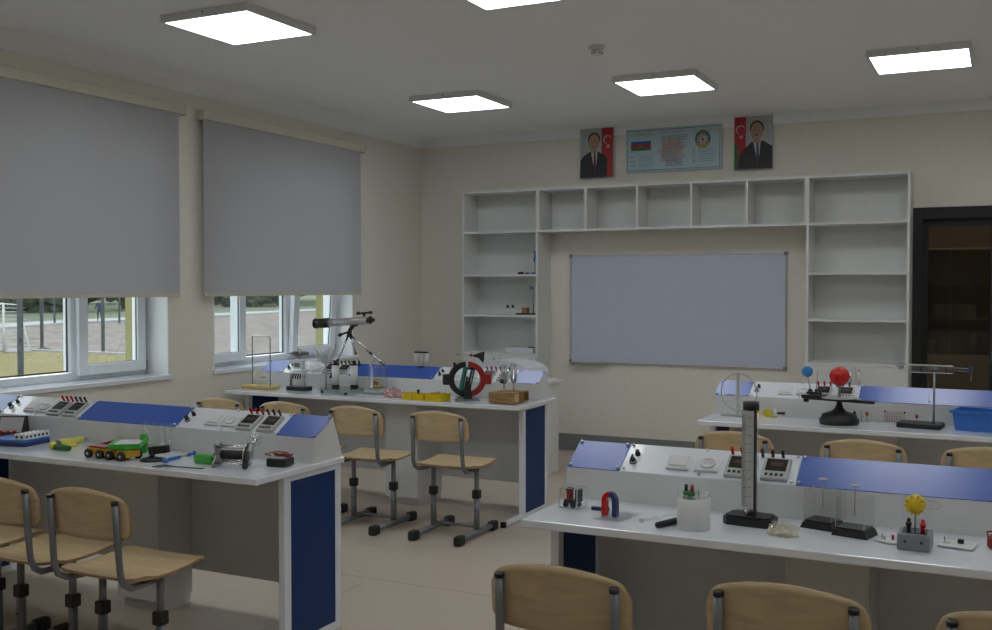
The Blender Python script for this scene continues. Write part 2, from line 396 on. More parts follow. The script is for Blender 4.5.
for x in (-3.353, -2.877, -2.399, -1.93): MB('shelfw').bb((x + 2.6325 - .01, .003, 0), (x + 2.6325 + .01, D - .012, h - .02)).build('divider', t)

t = thing('whiteboard', 'large blank whiteboard with thin aluminium frame on the back wall', 'whiteboard', (-2.633, BY, .8207))
MB('board').bb((-.965, -.018, .012), (.965, -.002, .972)).build('writing_surface', t)
b = MB('alu')
for lo, hi in (((-.978, 0), (.978, .014)), ((-.978, .970), (.978, .984)), ((-.978, .0), (-.964, .984)), ((.964, 0), (.978, .984))): b.bb((lo[0], -.024, lo[1]), (hi[0], -.001, hi[1]), 0, .002)
b.build('frame', t)
for x in (-.97, .97):
    for z in (.008, .976): MB('gcase').box((x, -.014, z), (.032, .03, .032), 0, .006).build('corner_cap', t)
MB('alu').bb((-.96, -.075, -.004), (-.60, -.02, .006), 0, .002).bb((-.96, -.078, .006), (-.60, -.073, .016)).build('pen_tray', t)

# flat prints: shapes are laid a fraction of a millimetre in front of one another
def P2(b, pts, layer, m): b.poly([(x, -.0092 - .0005 * layer, z) for x, z in pts], m)
def disc(c, rx, rz, n=24, a0=0, a1=2 * PI): return [(c[0] + rx * math.cos(a0 + (a1 - a0) * i / n), c[1] + rz * math.sin(a0 + (a1 - a0) * i / n)) for i in range(n)]
def star(c, r1, r2, k, ph=0): return [(c[0] + (r1 if i % 2 == 0 else r2) * math.cos(ph + PI * i / k), c[1] + (r1 if i % 2 == 0 else r2) * math.sin(ph + PI * i / k)) for i in range(2 * k)]
def rect(x0, z0, x1, z1): return [(x0, z0), (x1, z0), (x1, z1), (x0, z1)]
def crescent(c, r, m=16):
    o = [(c[0] + r * math.cos(a), c[1] + r * math.sin(a)) for a in [.6 + (2 * PI - 1.2) * i / m for i in range(m + 1)]]
    x1, z1 = o[-1]
    i2 = [(c[0] + .30 * r + .78 * r * math.cos(a), c[1] + .78 * r * math.sin(a)) for a in [-.85 - (2 * PI - 1.7) * i / m for i in range(m + 1)]]
    return o + i2
def strips(b, poly_a, poly_b, layer, m):
    for i in range(len(poly_a) - 1): P2(b, [poly_a[i], poly_a[i + 1], poly_b[i + 1], poly_b[i]], layer, m)
def cres(b, c, r, layer, m, th=.30, rot=0, n=18):
    A = []; B = []
    for i in range(n + 1):
        a = .75 + (2 * PI - 1.5) * i / n; k = math.sin(PI * i / n)
        A.append((c[0] + r * math.cos(a + rot), c[1] + r * math.sin(a + rot))); B.append((c[0] + (r - th * r * k) * math.cos(a + rot), c[1] + (r - th * r * k) * math.sin(a + rot)))
    strips(b, A, B, layer, m)

def portrait(label, x, z, w, h, side, tie, gray):
    b = MB('pbg', 'psuit', 'pskin', 'phair', 'pshirt', tie, 'pred', 'pwhite', 'pgreen')
    b.box((0, -.0045, 0), (w, .009, h), 0, .0005)
    W, H = w / 2, h / 2; s = side
    fx = (s * W * .28, s * W * .96) if s > 0 else (s * W * .98, s * W * .38)
    P2(b, rect(min(fx), -H * .98, max(fx), H * .98), 1, 6)
    if s < 0: P2(b, [(-W * .98, -H * .98), (-W * .75, -H * .98), (-W * .80, -.05 * H), (-W * .98, .02 * H)], 2, 8)
    else: P2(b, rect(fx[0], -H * .2, fx[0] + .03 * W, H * .98), 2, 8)
    fc = (sum(fx) / 2, .52 * H)
    cres(b, fc, .24 * W, 2, 7, .35, PI * -.25 if s > 0 else PI * -.3)
    P2(b, star((fc[0] + .05 * W, fc[1] - .28 * H), .13 * W, .06 * W, 8), 3, 7)
    hx = -.16 * W * s if s > 0 else .18 * W
    # shoulders, shirt, tie, head
    P2(b, [(hx - .98 * W * .85, -H * .98), (hx + .86 * W * .9, -H * .98), (hx + .80 * W, -.25 * H), (hx + .62 * W, -.10 * H), (hx + .24 * W, .06 * H), (hx - .24 * W, .06 * H), (hx - .62 * W, -.10 * H), (hx - .80 * W, -.28 * H)] if s > 0 else
       [(-W * .82, -H * .98), (W * .985, -H * .98), (W * .985, -.16 * H), (hx + .34 * W, .06 * H), (hx - .24 * W, .04 * H), (hx - .66 * W, -.22 * H), (hx - .86 * W, -.42 * H)], 4, 1)
    P2(b, [(hx - .20 * W, .10 * H), (hx + .22 * W, .10 * H), (hx + .14 * W, -.50 * H), (hx + .04 * W, -.72 * H), (hx - .02 * W, -.50 * H)], 5, 4)
    P2(b, [(hx, .0), (hx + .10 * W, .0), (hx + .14 * W, -.60 * H), (hx + .05 * W, -.80 * H), (hx - .02 * W, -.55 * H)], 6, 5)
    P2(b, rect(hx - .16 * W, .0 * H, hx + .16 * W, .25 * H), 5.5, 2)
    P2(b, disc((hx, .54 * H), .37 * W, .29 * H), 6, 'GR' if False else 3)
    P2(b, disc((hx, .42 * H), .325 * W, .33 * H), 7, 2)
    for e in (-.1, .1): P2(b, rect(hx + (e - .05) * W, .435 * H, hx + (e + .05) * W, .455 * H), 8, 3)
    P2(b, rect(hx - .07 * W, .255 * H, hx + .07 * W, .275 * H), 8, 3)
    if gray: P2(b, rect(hx - .09 * W, .285 * H, hx + .09 * W, .315 * H), 8, 3)
    return tag(b.build('portrait', None, (x, BY - .02, z), (math.radians(-1), 0, 0)), label, 'picture')
portrait('portrait print of a person in dark suit and red tie, flag at right', -3.349, 2.73, .325, .452, 1, 'ptie', False)
portrait('portrait print of a person in dark suit and blue tie, flag at left', -1.938, 2.735, .325, .452, -1, 'ptie2', True)
b = MB('pboard', 'pborder', 'pblue', 'pred', 'pgreen', 'pwhite', 'pink2', 'pinkb', 'pinkr', 'pmap', 'pgold', 'lgrey')
W, H = .432, .192
b.box((0, -.0045, 0), (2 * W, .009, 2 * H), 0, .0005)
for q in (rect(-W + .015, H - .018, W - .015, H - .014), rect(-W + .015, -H + .014, W - .015, -H + .018), rect(-W + .015, -H + .014, -W + .019, H - .014), rect(W - .019, -H + .014, W - .015, H - .014)): P2(b, q, 1, 1)
for k, m in ((2, 2), (1, 3), (0, 4)): P2(b, rect(-.385, .0 + k * .0275, -.20, .0 + (k + 1) * .0275), 1, m)
cres(b, (-.296, .041), .010, 2, 5, .4); P2(b, star((-.279, .041), .007, .003, 8), 2, 5)
P2(b, star((-.01, -.02), .14, .095, 9, .3), 1, 9)
rnd = random.Random(3)
def rows(x0, x1, z0, z1, n, m, h=.006):
    for i in range(n):
        z = z1 - (z1 - z0) * i / max(1, n - 1); x = x0
        while x < x1 - .01:
            l = min(rnd.uniform(.012, .035), x1 - x); P2(b, rect(x, z - h / 2, x + l, z + h / 2), 3, m); x += l + .005
rows(-.39, -.17, .135, .15, 2, 10, .005); rows(-.11, .10, .145, .15, 1, 8, .005); rows(.18, .41, .135, .15, 2, 10, .005)
rows(-.10, .13, .075, .115, 4, 6); rows(-.09, .10, .0, .055, 5, 8, .007); rows(-.10, .04, -.07, -.02, 4, 6); rows(-.07, .09, -.145, -.085, 5, 7)
rows(-.39, -.34, -.13, -.055, 3, 7); rows(-.31, -.18, -.14, -.05, 6, 7, .004); rows(.175, .20, -.13, -.02, 7, 7); rows(.23, .38, -.12, -.02, 6, 7, .004)
ec = (.265, .07)
P2(b, disc(ec, .068, .078), 1, 4); P2(b, disc((ec[0], ec[1] - .002), .056, .060), 2, 6); P2(b, [(ec[0] - .062, ec[1] - .03), (ec[0] + .062, ec[1] - .03), (ec[0] + .03, ec[1] - .078), (ec[0] - .03, ec[1] - .078)], 2.5, 10)
P2(b, star(ec, .056, .028, 8, PI / 8), 3, 5); P2(b, disc(ec, .024, .024, 16), 4, 9); P2(b, [(ec[0] - .010, ec[1] - .016), (ec[0] + .010, ec[1] - .016), (ec[0] + .008, ec[1] + .004), (ec[0], ec[1] + .020), (ec[0] - .008, ec[1] + .004)], 5, 3)
tag(b.build('wall_poster', None, (-2.638, BY - .02, 2.726), (math.radians(-1), 0, 0)), 'wide pale blue poster with flag, emblem and text between two portraits', 'poster')

# doorway with black frame and glass, side room with a glazed cabinet behind
t = struct(put('door_1', None, None, (DX0, BY, 0))); b = MB('door'); dw = DX1 - DX0
b.bb((0, -.02, 0), (.10, .12, DZ), 0, .004).bb((dw - .04, -.02, 0), (dw, .12, DZ), 0, .004).bb((.10, -.02, DZ - .095), (dw - .04, .12, DZ), 0, .004).build('door_frame', t)
b = MB('door'); b.bb((.10, .03, 0), (.138, .07, DZ - .095)).bb((.587, .03, 0), (dw - .04, .07, DZ - .095)).bb((.138, .03, 1.995), (.587, .07, DZ - .095)).bb((.138, .03, 0), (.587, .07, .12)); lf = b.build('door_leaf', t)
MB('dpane').bb((.138, .047, .12), (.587, .053, 1.995)).build('door_glass', lf)
MB('chrome').cyl((.61, .025, .92), (.61, .025, 1.02), .007).build('door_handle', lf)
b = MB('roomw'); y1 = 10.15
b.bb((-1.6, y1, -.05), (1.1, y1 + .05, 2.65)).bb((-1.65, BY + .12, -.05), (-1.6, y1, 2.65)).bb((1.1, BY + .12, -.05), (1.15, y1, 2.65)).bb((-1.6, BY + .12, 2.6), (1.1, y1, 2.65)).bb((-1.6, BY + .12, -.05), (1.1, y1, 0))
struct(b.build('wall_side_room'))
t = thing('glazed_cabinet', 'dim tall cabinet with glass doors seen through the dark doorway', 'cabinet', (-.433, 9.7, 0))
b = MB('cab'); b.bb((-.34, 0, .05), (-.32, .36, 1.85)).bb((.32, 0, .05), (.34, .36, 1.85)).bb((-.32, .002, 1.83), (.32, .36, 1.85)).bb((-.32, .34, .05), (.32, .36, 1.83)).bb((-.34, .02, 0), (.34, .36, .05)).build('carcass', t)
for z in (.93, 1.244, 1.542): MB('cab').bb((-.32, .008, z - .012), (.32, .34, z)).build('shelf', t)
for sg in (-1, 1):
    d = MB('cab').bb((min(.002 * sg, .335 * sg), -.018, .06), (max(.002 * sg, .335 * sg), 0, .925)).build('door', t)
    MB('chrome').cyl((sg * .028, -.04, .78), (sg * .028, -.04, .87), .005).cyl((sg * .028, -.04, .80), (sg * .028, -.018, .80), .003).cyl((sg * .028, -.04, .85), (sg * .028, -.018, .85), .003).build('handle', d)
    MB('cpane').bb((min(.002 * sg, .335 * sg), -.008, .935), (max(.002 * sg, .335 * sg), -.003, 1.845)).build('glass_door', t)
for z, x0, n in ((1.244, -.25, 3), (.93, -.18, 2)):
    for k in range(n):
        tag(MB('lgrey').box((0, 0, .06), (.15, .20, .12), 0, .003).build('paper_box', None, (-.433 + x0 + k * .19, 9.86, z + .001)), 'pale box on a shelf of the dim cabinet behind the door', 'box', 'boxes in the dim cabinet')

ld = bpy.data.lights.new('side_room_fill', 'AREA'); ld.size = .5; ld.energy = 4.2; ld.color = (1, .96, .90); lo = bpy.data.objects.new('side_room_fill', ld); COL.objects.link(lo); lo.location = (-.3, 9.12, 2.58)  # added fill light, unseen, lifts the dark cabinet behind the door

# ------------------------------------------------------------------ desks
KN = (0, -.505, .863)
def sl(x, tt, hn=0): return (x, .40 + .863 * tt + KN[1] * hn, .866 + .505 * tt + KN[2] * hn)
SR = (math.atan2(.505, .863), 0, 0)
b = MB('chrome'); b.lathe([(.0045, -.001), (.0045, .004), (.0035, .0065), (.0008, .0075)], 0, 12); [b.v.__setitem__(i, tuple(c * 1.3 for c in p)) for i, p in enumerate(b.v)]; screw_me = b.mesh('screw')
b = MB('black', 'white'); b.cyl((0, 0, 0), (0, 0, .004), .014).cyl((0, 0, .004), (0, 0, .008), .0115, 1).cyl((0, 0, .008), (0, 0, .016), .011, 0, .009).box((0, 0, .022), (.006, .022, .014), 0, .002); knob_me = b.mesh('rotary_knob')
b = MB('black'); b.cyl((0, 0, 0), (0, 0, .006), .010).cyl((0, 0, .006), (0, 0, .020), .008, 0, .007); knob2_me = b.mesh('push_knob')
b = MB('white'); b.box((0, 0, .005), (.082, .074, .010), 0, .004).box((0, .002, .012), (.062, .054, .008), 0, .003, (.06, 0, 0)); switch_me = b.mesh('light_switch')
b = MB('white', 'lgrey'); b.box((0, 0, .005), (.082, .074, .010), 0, .004).lathe([(.027, .010), (.027, .016), (.023, .016), (.021, .011), (.001, .011)], 0, 24).cyl((-.009, 0, .0112), (-.009, 0, .0118), .003, 1).cyl((.009, 0, .0112), (.009, 0, .0118), .003, 1); socket_me = b.mesh('power_socket')
b = MB('lgrey', 'screen', 'black', 'led'); b.box((0, 0, .008), (.088, .108, .016), 0, .004).box((0, .014, .0165), (.068, .060, .002), 1, .0005)
for k in range(4): b.box((-.026 + k * .0165, -.036, .018), (.010, .010, .004), 2, .001)
b.box((.0, .016, .0178), (.040, .020, .0008), 3); meter_me = b.mesh('digital_meter')
def post_mesh(m):
    b = MB(m, 'chrome'); b.cyl((0, 0, 0), (0, 0, .004), .006, 1).cyl((0, 0, .004), (0, 0, .016), .0052).cyl((0, 0, .016), (0, 0, .020), .0042).cyl((0, 0, .020), (0, 0, .034), .0058); return b.mesh('binding_post')
redp_me, blkp_me = post_mesh('red'), post_mesh('black')

def desk(label, xl, y0, L, segs, ped, py, off, il, ir):
    t = thing('lab_desk', label, 'desk', (xl, y0, 0), 0, 'white and blue laboratory desks')
    MB('lam').bb((0, 0, .733), (L, .605, .76), 0, .004).build('worktop', t)
    con = MB('panel', 'cwhite')
    con.prism([(.40, .7602), (.40, .866), (.5345, .9448), (.605, .7602)], off, off + sum(segs))
    con = con.build('console', t)
    x = off
    for i, w in enumerate(segs):
        if i % 2 == 0:
            p = MB('cblue').box((0, 0, .0015), (w - .003, .152, .003), 0, .0006).build('blue_panel', con, sl(x + w / 2, .078), SR)
            for dx in (.012, w - .012):
                for tt in (.014, .143): put('screw', screw_me, con, sl(x + dx, tt, .003), SR)
        else:
            k = w / .60
            MB('cwhite').box((0, 0, .001), (w - .002, .153, .002), 0, .0004).build('control_panel', con, sl(x + w / 2, .078), SR)
            for dx, tt in ((.012, .013), (.012, .144), (w - .012, .013), (w - .012, .144), (w * .5 - .02, .012), (w * .5 - .02, .146)): put('screw', screw_me, con, sl(x + dx, tt, .002), SR)
            put('rotary_knob', knob_me, con, sl(x + .034 * k, .056, .002), SR); put('push_knob', knob2_me, con, sl(x + .040 * k, .097, .002), SR)
            put('light_switch', switch_me, con, sl(x + .200 * k, .066, .002), SR); put('power_socket', socket_me, con, sl(x + .300 * k, .066, .002), SR)
            put('digital_meter', meter_me, con, sl(x + .408 * k, .064, .002), SR); put('digital_meter', meter_me, con, sl(x + .530 * k, .064, .002), SR)
            for j in range(3):
                put('binding_post', redp_me, con, sl(x + (.372 + .034 * j) * k, .132, .002), SR, 'red binding post'); put('binding_post', blkp_me, con, sl(x + (.474 + .034 * j) * k, .132, .002), SR, 'black binding post')
        x += w
    for sx in (il, L - .030 - ir):
        b = MB('lam'); b.bb((sx, .195, .0), (sx + .03, .24, .732), 0, .002).bb((sx, .555, .0), (sx + .03, .597, .732), 0, .002).bb((sx, .24, .0), (sx + .03, .555, .035)).bb((sx, .24, .71), (sx + .03, .555, .732))
        lg = b.build('leg', t)
        MB('blue').bb((sx + .003, .24, .035), (sx + .027, .555, .71)).build('blue_inlay', lg)
        f = MB('lam', 'black'); f.bb((sx, -.055, .006), (sx + .03, .194, .036), 0, .003).bb((sx - .002, -.075, .0), (sx + .032, -.052, .038), 1, .003); f.build('foot', lg)
    MB('panel').bb((il + .03, .578, .16), (L - .03 - ir, .596, .732)).build('modesty_panel', t)
    p = MB('panel').bb((ped, py, .05), (ped + .265, .576, .732), 0, .001).bb((ped + .01, py + .02, 0), (ped + .255, .576, .05)).build('pedestal', t)
    MB('panel').bb((ped + .003, py - .016, .055), (ped + .262, py, .725), 0, .001).build('pedestal_door', p)
    return t
desk('white lab desk with blue side panel at the front left', -4.80, 3.185, 2.174, (.20, .55, .635, .575, .21), 1.045, .375, -.008, .03, .015)
desk('white lab desk carrying the telescope below the second window', -5.114, 5.856, 2.372, (.21, .60, .71, .61, .20), 1.235, .25, .0, .03, .058)
desk('white lab desk with the tall graduated cylinder at the front right', -1.404, 3.016, 2.37, (.20, .60, .77, .60, .20), .77, .38, -.004, .022, .03)
desk('white lab desk with the red ball model near the doorway', -1.56, 5.708, 2.37, (.205, .61, .75, .60, .205), .765, .38, .0, .025, .03)

# ------------------------------------------------------------------ chairs
def make_chair():
    t = thing('school_chair', 'x', 'chair', (0, 0, 0), 0, 'plywood school chairs on grey sled frames')
    # seat
    def corner(u, r, W):   # how far the end pulls in near a corner
        a = abs(u) * W - (W - r); return 0 if a <= 0 else r - math.sqrt(max(0, r * r - a * a))
    def seat(u, v):
        x = (u * 2 - 1); c = corner(x, .06, .205); c2 = corner(x, .03, .205)
        y = -.175 + c + v * (.385 - c - c2)
        z = .443 + .014 * v + .005 * x * x - .010 * math.sin(PI * v) + (.010 * (1 - v * 4) ** 2 if v < .25 else 0) - (.008 * ((v - .88) / .12) ** 2 if v > .88 else 0)
        return (x * .205, y, z)
    MB('ply', 'plyedge').sheet(seat, 24, 20, (0, 0, -.011), 0, 1).build('seat', t)
    def back(u, v):
        x = (u * 2 - 1); zt = .785 - .040 * x * x - corner(x, .040, .20) * .9; zb = .597 + .006 * x * x + corner(x, .028, .20)
        z = zb + (zt - zb) * v
        return (x * .20, -.228 - .10 * (z - .70) + .030 * x * x, z)
    MB('ply', 'plyedge').sheet(back, 26, 10, (0, .010, 0), 0, 1).build('backrest', t)
    for sg in (-1, 1):
        pts = [(sg * .150, .005, .418), (sg * .155, -.09, .414), (sg * .165, -.155, .418), (sg * .168, -.190, .440), (sg * .168, -.206, .475), (sg * .167, -.211, .53), (sg * .165, -.217, .62), (sg * .163, -.225, .738)]
        u = MB('grey').tube(pts, .0125, n=14).build('back_tube', t)
        MB('black').cyl((sg * .163, -.2248, .734), (sg * .163, -.2258, .746), .0135).build('end_cap', u)
        MB('black').cyl((sg * .164, -.2215, .70), (sg * .164, -.204, .70), .004).build('bolt', u)
        l = MB('grey').tube([(sg * .150, .005, .235), (sg * .150, .005, .43)], .0145, n=14).tube([(sg * .150, .005, .045), (sg * .150, .005, .25)], .0185, n=14).build('leg', t)
        MB('black').box((sg * .150, .005, .262), (.046, .046, .052), 0, .006).build('height_collar', l)
        MB('black').cyl((sg * .150, -.020, .17), (sg * .150, -.010, .17), .004).build('adjusting_hole', l)
        f = MB('grey').tube([(sg * .155, -.21, .032), (sg * .155, .20, .032)], .019, n=14).build('foot_bar', t)
        for yy in (-.225, .215): MB('rubber').box((sg * .155, yy, .029), (.048, .075, .057), 0, .012, None, 3).build('foot_cap', f)
    MB('grey').tube([(-.150, .01, .062), (.150, .01, .062)], .009, n=10).build('crossbar', t)
    MB('grey').tube([(-.150, .005, .412), (.150, .005, .412)], .011, n=10).build('seat_bar', t)
    return t
ch = make_chair()
CH = [(-3.005, 2.90, 0, 'plywood chair nearest the blue side panel of the front left desk'),
      (-3.48, 2.91, 0, 'plywood chair cut by the left edge, backrest partly in view'),
      (-3.945, 2.93, 0, 'plywood chair cut by the left edge, only seat and foot in view'),
      (-3.005, 5.50, 0, 'plywood chair nearest the aisle at the desk with telescope, wholly in view'),
      (-3.595, 5.50, 0, 'plywood chair below the glass bell jar at the desk with telescope'),
      (-4.135, 5.50, 0, 'plywood chair behind the blue console end, below the two-cylinder pump'),
      (-4.665, 5.50, 0, 'plywood chair nearest the wall, below the yellow-based pendulum frame'),
      (-1.05, 2.695, 0, 'plywood chair at the bottom edge below the horseshoe magnet'),
      (-.48, 2.79, 0, 'plywood chair at the bottom edge below the clear open boxes'),
      (.06, 2.80, 0, 'plywood chair in the bottom right corner showing only its top edge'),
      (-1.235, 5.42, 0, 'plywood chair behind the tall graduated cylinder at the far right desk'),
      (-.61, 5.41, 0, 'plywood chair below the red ball model at the far right desk'),
      (-.065, 5.41, 0, 'plywood chair below the blue bin at the right edge')]
for i, (x, y, rz, lb) in enumerate(CH):
    o = ch if i == 0 else copy_tree(ch); o.location = (x, y, 0); o.rotation_euler = (0, 0, rz); o['label'] = lb

# teacher's table behind the far left desk
t = thing('side_table', 'white table standing behind the far left desk, piled with white sheets', 'table', (-3.95, 7.36, 0))
MB('lam').bb((-.68, 0, .735), (.68, .53, .76), 0, .003).build('tabletop', t)
for x in (-.66, .63): MB('panel').bb((x, .04, 0), (x + .03, .45, .735), 0, .002).build('leg', t)
MB('panel').bb((-.63, .40, .2), (.63, .42, .735)).build('modesty_panel', t)
def pap(u, v):
    a = PI * u; return (-3.615 - .27 * math.cos(a) , 7.47 + .34 * v, .764 + .155 * math.sin(a) ** .55 + .003 * math.sin(23 * u + 3 * v))
pb_ = [(-3.66 - .27 * math.cos(PI * i / 30), .7605 + .16 * math.sin(PI * i / 30) ** .6 + .004 * math.sin(i * 2.3)) for i in range(31)]
b = MB('paper')
for k in range(3): b.prism([(x + .006 * k, max(.7605, z - .004 * k)) for x, z in pb_], 7.44 + .13 * k, 7.57 + .13 * k, 'y')
tag(b.build('paper_roll', None), 'large white paper sheets bent in an arch behind the metal tuning forks', 'paper')

#--ITEMS-BEGIN
# ------------------------------------------------------------------ things on the front left desk
DZ_ = .76
t = thing('analog_meter', 'black analog meter with white slanted dial and red terminals at the left edge', 'meter', (-4.415, 3.50, DZ_), math.radians(24))
MB('black').prism([(-.045, 0), (.055, 0), (.040, .112), (.020, .112), (-.020, .028), (-.045, .026)], -.066, .066).build('case', t)
b = MB('scalew', 'smark', 'red'); X = Matrix.Translation((0, .001, .070)) @ Matrix.Rotation(math.atan2(.084, .040), 4, 'X')
b.box((0, 0, 0), (.118, .078, .003), 0, .001, X.to_3x3().to_4x4()); b.v = [(x, y + .000, z + .070) for x, y, z in b.v]
for k in range(15):
    a = PI * (.25 + .5 * k / 14); b._add([(.050 * math.cos(a) - .0008, .050 * math.sin(a) - .028, .0022), (.050 * math.cos(a) + .0008, .050 * math.sin(a) - .028, .0022), (.058 * math.cos(a) + .0008, .058 * math.sin(a) - .028, .0022), (.058 * math.cos(a) - .0008, .058 * math.sin(a) - .028, .0022)], [(0, 1, 2, 3)], 1, False, X)
b._add([(-.001, -.028, .0024), (.001, -.028, .0024), (.0125, .026, .0024), (.0105, .026, .0024)], [(0, 1, 2, 3)], 1, False, X); b.build('dial', t)
for x in (-.034, 0, .034): MB('red').cyl((x, -.033, .026), (x, -.033, .034), .006).cyl((x, -.033, .034), (x, -.033, .046), .0085).build('terminal', t)
t = thing('instrument_tray', 'flat blue box with a white hole-dotted strip at the left edge of the front desk', 'box', (-4.235, 3.40, DZ_), math.radians(8))
MB('rblue', 'navy').bb((-.12, -.075, 0), (.10, .095, .020), 1, .003).bb((-.118, -.073, .020), (.098, .093, .032), 0, .003).build('body', t)
b = MB('white', 'black'); b.bb((.035, -.07, .032), (.098, .093, .060), 0, .003)
for k in range(6):
    for j in range(2): b.cyl((.052 + .03 * j, -.055 + .026 * k, .0595), (.052 + .03 * j, -.055 + .026 * k, .0606), .007, 1, n=12)
    b.cyl((.0975, -.055 + .026 * k, .046), (.0988, -.055 + .026 * k, .046), .007, 1, n=12)
for j in range(2): b.cyl((.052 + .03 * j, -.0694, .046), (.052 + .03 * j, -.0708, .046), .007, 1, n=12)
b.build('holed_strip', t)
t = thing('reflex_hammer', 'small dark green cylinder with yellow knob beside the blue box', 'tool', (-3.90, 3.355, DZ_), math.radians(-4))
MB('lyellow').sphere((-.055, 0, .019), .019).build('knob', t)
MB('dgreen').cyl((-.042, 0, .014), (.058, 0, .014), .0125).cyl((.058, 0, .014), (.062, 0, .014), .010).build('handle', t)
MB('lyellow').cyl((-.045, .02, .009), (-.025, .10, .009), .009).build('side_tube', t)
t = thing('torch', 'yellow torch with grey lens and metal tail lying by the console', 'torch', (-3.955, 3.455, DZ_), math.radians(102))
MB('lyellow').lathe([(.0225, -.085), (.0225, -.04), (.018, -.02), (.016, .085), (.013, .09)], 0, 24, X=Matrix.Translation((0, 0, .0225)) @ Matrix.Rotation(PI / 2, 4, 'Y')).build('body', t)
MB('gcase').lathe([(.001, -.0875), (.020, -.0875), (.0225, -.083)], 0, 24, X=Matrix.Translation((0, 0, .0225)) @ Matrix.Rotation(PI / 2, 4, 'Y')).build('lens', t)
MB('steel').cyl((.09, 0, .0225), (.105, 0, .022), .008).cyl((.105, 0, .022), (.128, 0, .020), .005).build('tail_rod', t)
def cart(label, x, y, rz, top):
    t = thing('dynamics_cart', label, 'toy cart', (x, y, DZ_), rz, 'yellow dynamics carts')
    MB('ochre').bb((-.060, -.032, .012), (.060, .045, .042), 0, .004).build('chassis', t)
    MB(top).bb((-.050, -.026, .042), (.050, .042, .050), 0, .003).build('top_plate', t)
    for wx in (-.036, .036):
        for wy, sg in ((-.040, -1), (.053, 1)):
            b = MB('rubber', 'lgrey'); b.cyl((wx, wy - .007, .0195), (wx, wy + .007, .0195), .0195).cyl((wx, wy + sg * .0071, .0195), (wx, wy + sg * .009, .0195), .006, 1); b.build('wheel', t)
cart('yellow cart with black wheels below the red rail', -3.588, 3.305, math.radians(-3), 'dred')
cart('yellow cart with black wheels below the green rail', -3.455, 3.300, math.radians(-3), 'green')
tag(MB('dred').box((0, 0, .012), (.055, .24, .010), 0, .002).box((-.025, 0, .022), (.005, .24, .014), 0, .001).box((.025, 0, .022), (.005, .24, .014), 0, .001).box((0, 0, .004), (.03, .2, .008)).build('rail', None, (-3.735, 3.485, DZ_), (0, 0, math.radians(14))), 'dark red plastic rail lying behind the yellow carts', 'rail', 'plastic rails behind the carts')
t = thing('rail', 'bright green plastic trough reaching from the yellow cart to the glass tubes', 'rail', (-3.49, 3.37, DZ_ + .0505), math.radians(35), 'plastic rails behind the carts')
b = MB('green', 'white'); b.bb((-.060, -.11, .002), (.060, .12, .008), 1).bb((-.066, -.11, .0), (-.058, .12, .020), 0, .002).bb((.058, -.11, .0), (.066, .12, .020), 0, .002).bb((-.06, -.114, .0), (.06, -.106, .020), 0); b.build('trough', t)
MB('green').bb((.030, .085, -.05), (.062, .115, .034), 0, .004).build('end_block', t)
t = thing('communicating_vessels', 'row of clear glass tubes on a clear base in front of the blue console panel', 'glass tubes', (-3.500, 3.553, DZ_), math.radians(2))
MB('acryl').bb((-.085, -.022, 0), (.085, .022, .012), 0, .002).build('base', t)
for x, r in ((-.065, .018), (-.02, .008), (.022, .012), (.064, .016)):
    MB('glass').lathe([(.0001, .013), (r, .016), (r, .125), (r + .002, .128)], 0, 20, c=(x, 0, 0)).build('tube', t)
MB('glass').cyl((-.07, 0, .022), (.07, 0, .022), .005).build('joining_pipe', t)
t = thing('lens_stand', 'black lens holder with oval foot and tilted block between cart and blue balance', 'lens holder', (-3.315, 3.335, DZ_), math.radians(6))
b = MB('black'); b.lathe([(.001, .013), (.030, .013), (.050, .009), (.055, 0)], 0, 28); b.build('foot', t)
MB('black').cyl((-.01, 0, .010), (.0, .01, .035), .010).build('post', t)
MB('black').box((.018, .02, .045), (.095, .03, .034), 0, .004, (0, math.radians(-8), 0)).build('block', t)
MB('glass').cyl((-.02, .03, .05), (-.02, .034, .05), .018).build('lens', t)
t = thing('spring_balance', 'slim blue spring balance with a ring lying beside the green block', 'spring balance', (-3.245, 3.43, DZ_), math.radians(97))
MB('rblue').cyl((-.085, 0, .008), (-.005, 0, .008), .007).build('barrel', t); MB('rblue').cyl((.055, 0, .008), (.095, 0, .008), .007).cyl((.095, 0, .008), (.102, 0, .008), .010).build('hook_end', t)
MB('steel').cyl((-.005, 0, .008), (.055, 0, .008), .004).build('spring', t)
MB('rblue').cyl((-.105, 0, 0), (-.105, 0, .014), .015).build('ring', t)
t = thing('caliper', 'grey metal caliper lying at the edge of the front left desk', 'caliper', (-3.085, 3.255, DZ_), math.radians(6))
MB('steel').box((0, 0, .003), (.23, .013, .004), 0, .001).build('beam', t)
MB('steel').prism([(-.115, -.032), (-.100, -.034), (-.095, .022), (-.108, .020)], .0, .004, 'z').prism([(-.085, -.030), (-.075, -.006), (-.045, -.008), (-.045, .010), (-.078, .012), (-.08, .02), (-.088, .02)], .0005, .0075, 'z').build('jaws', t)
t = thing('plastic_block', 'bright green rounded block lying in front of the crank machine', 'block', (-3.06, 3.385, DZ_), math.radians(-4))
b = MB('green'); b.box((0, 0, .018), (.102, .045, .036), 0, .006); b.build('body', t)
MB('dgreen').box((.0515, 0, .018), (.002, .03, .022), 0).build('end_plate', t)
t = thing('hand_generator', 'chrome crank machine with black handle and glass globe on the front left desk', 'hand generator', (-2.875, 3.370, DZ_), math.radians(14))
b = MB('steel'); b.prism([(-.05, 0), (.05, 0), (.045, .02), (.018, .05), (.035, .092), (.028, .10), (.0, .085), (-.028, .10), (-.035, .092), (-.018, .05), (-.045, .02)], -.092, -.086); b.build('end_plate', t)
MB('chrome').cyl((.045, 0, .052), (.051, 0, .052), .050, n=28).bb((.045, -.03, 0), (.051, .03, .02), 0, .002).build('bearing_plate', t)
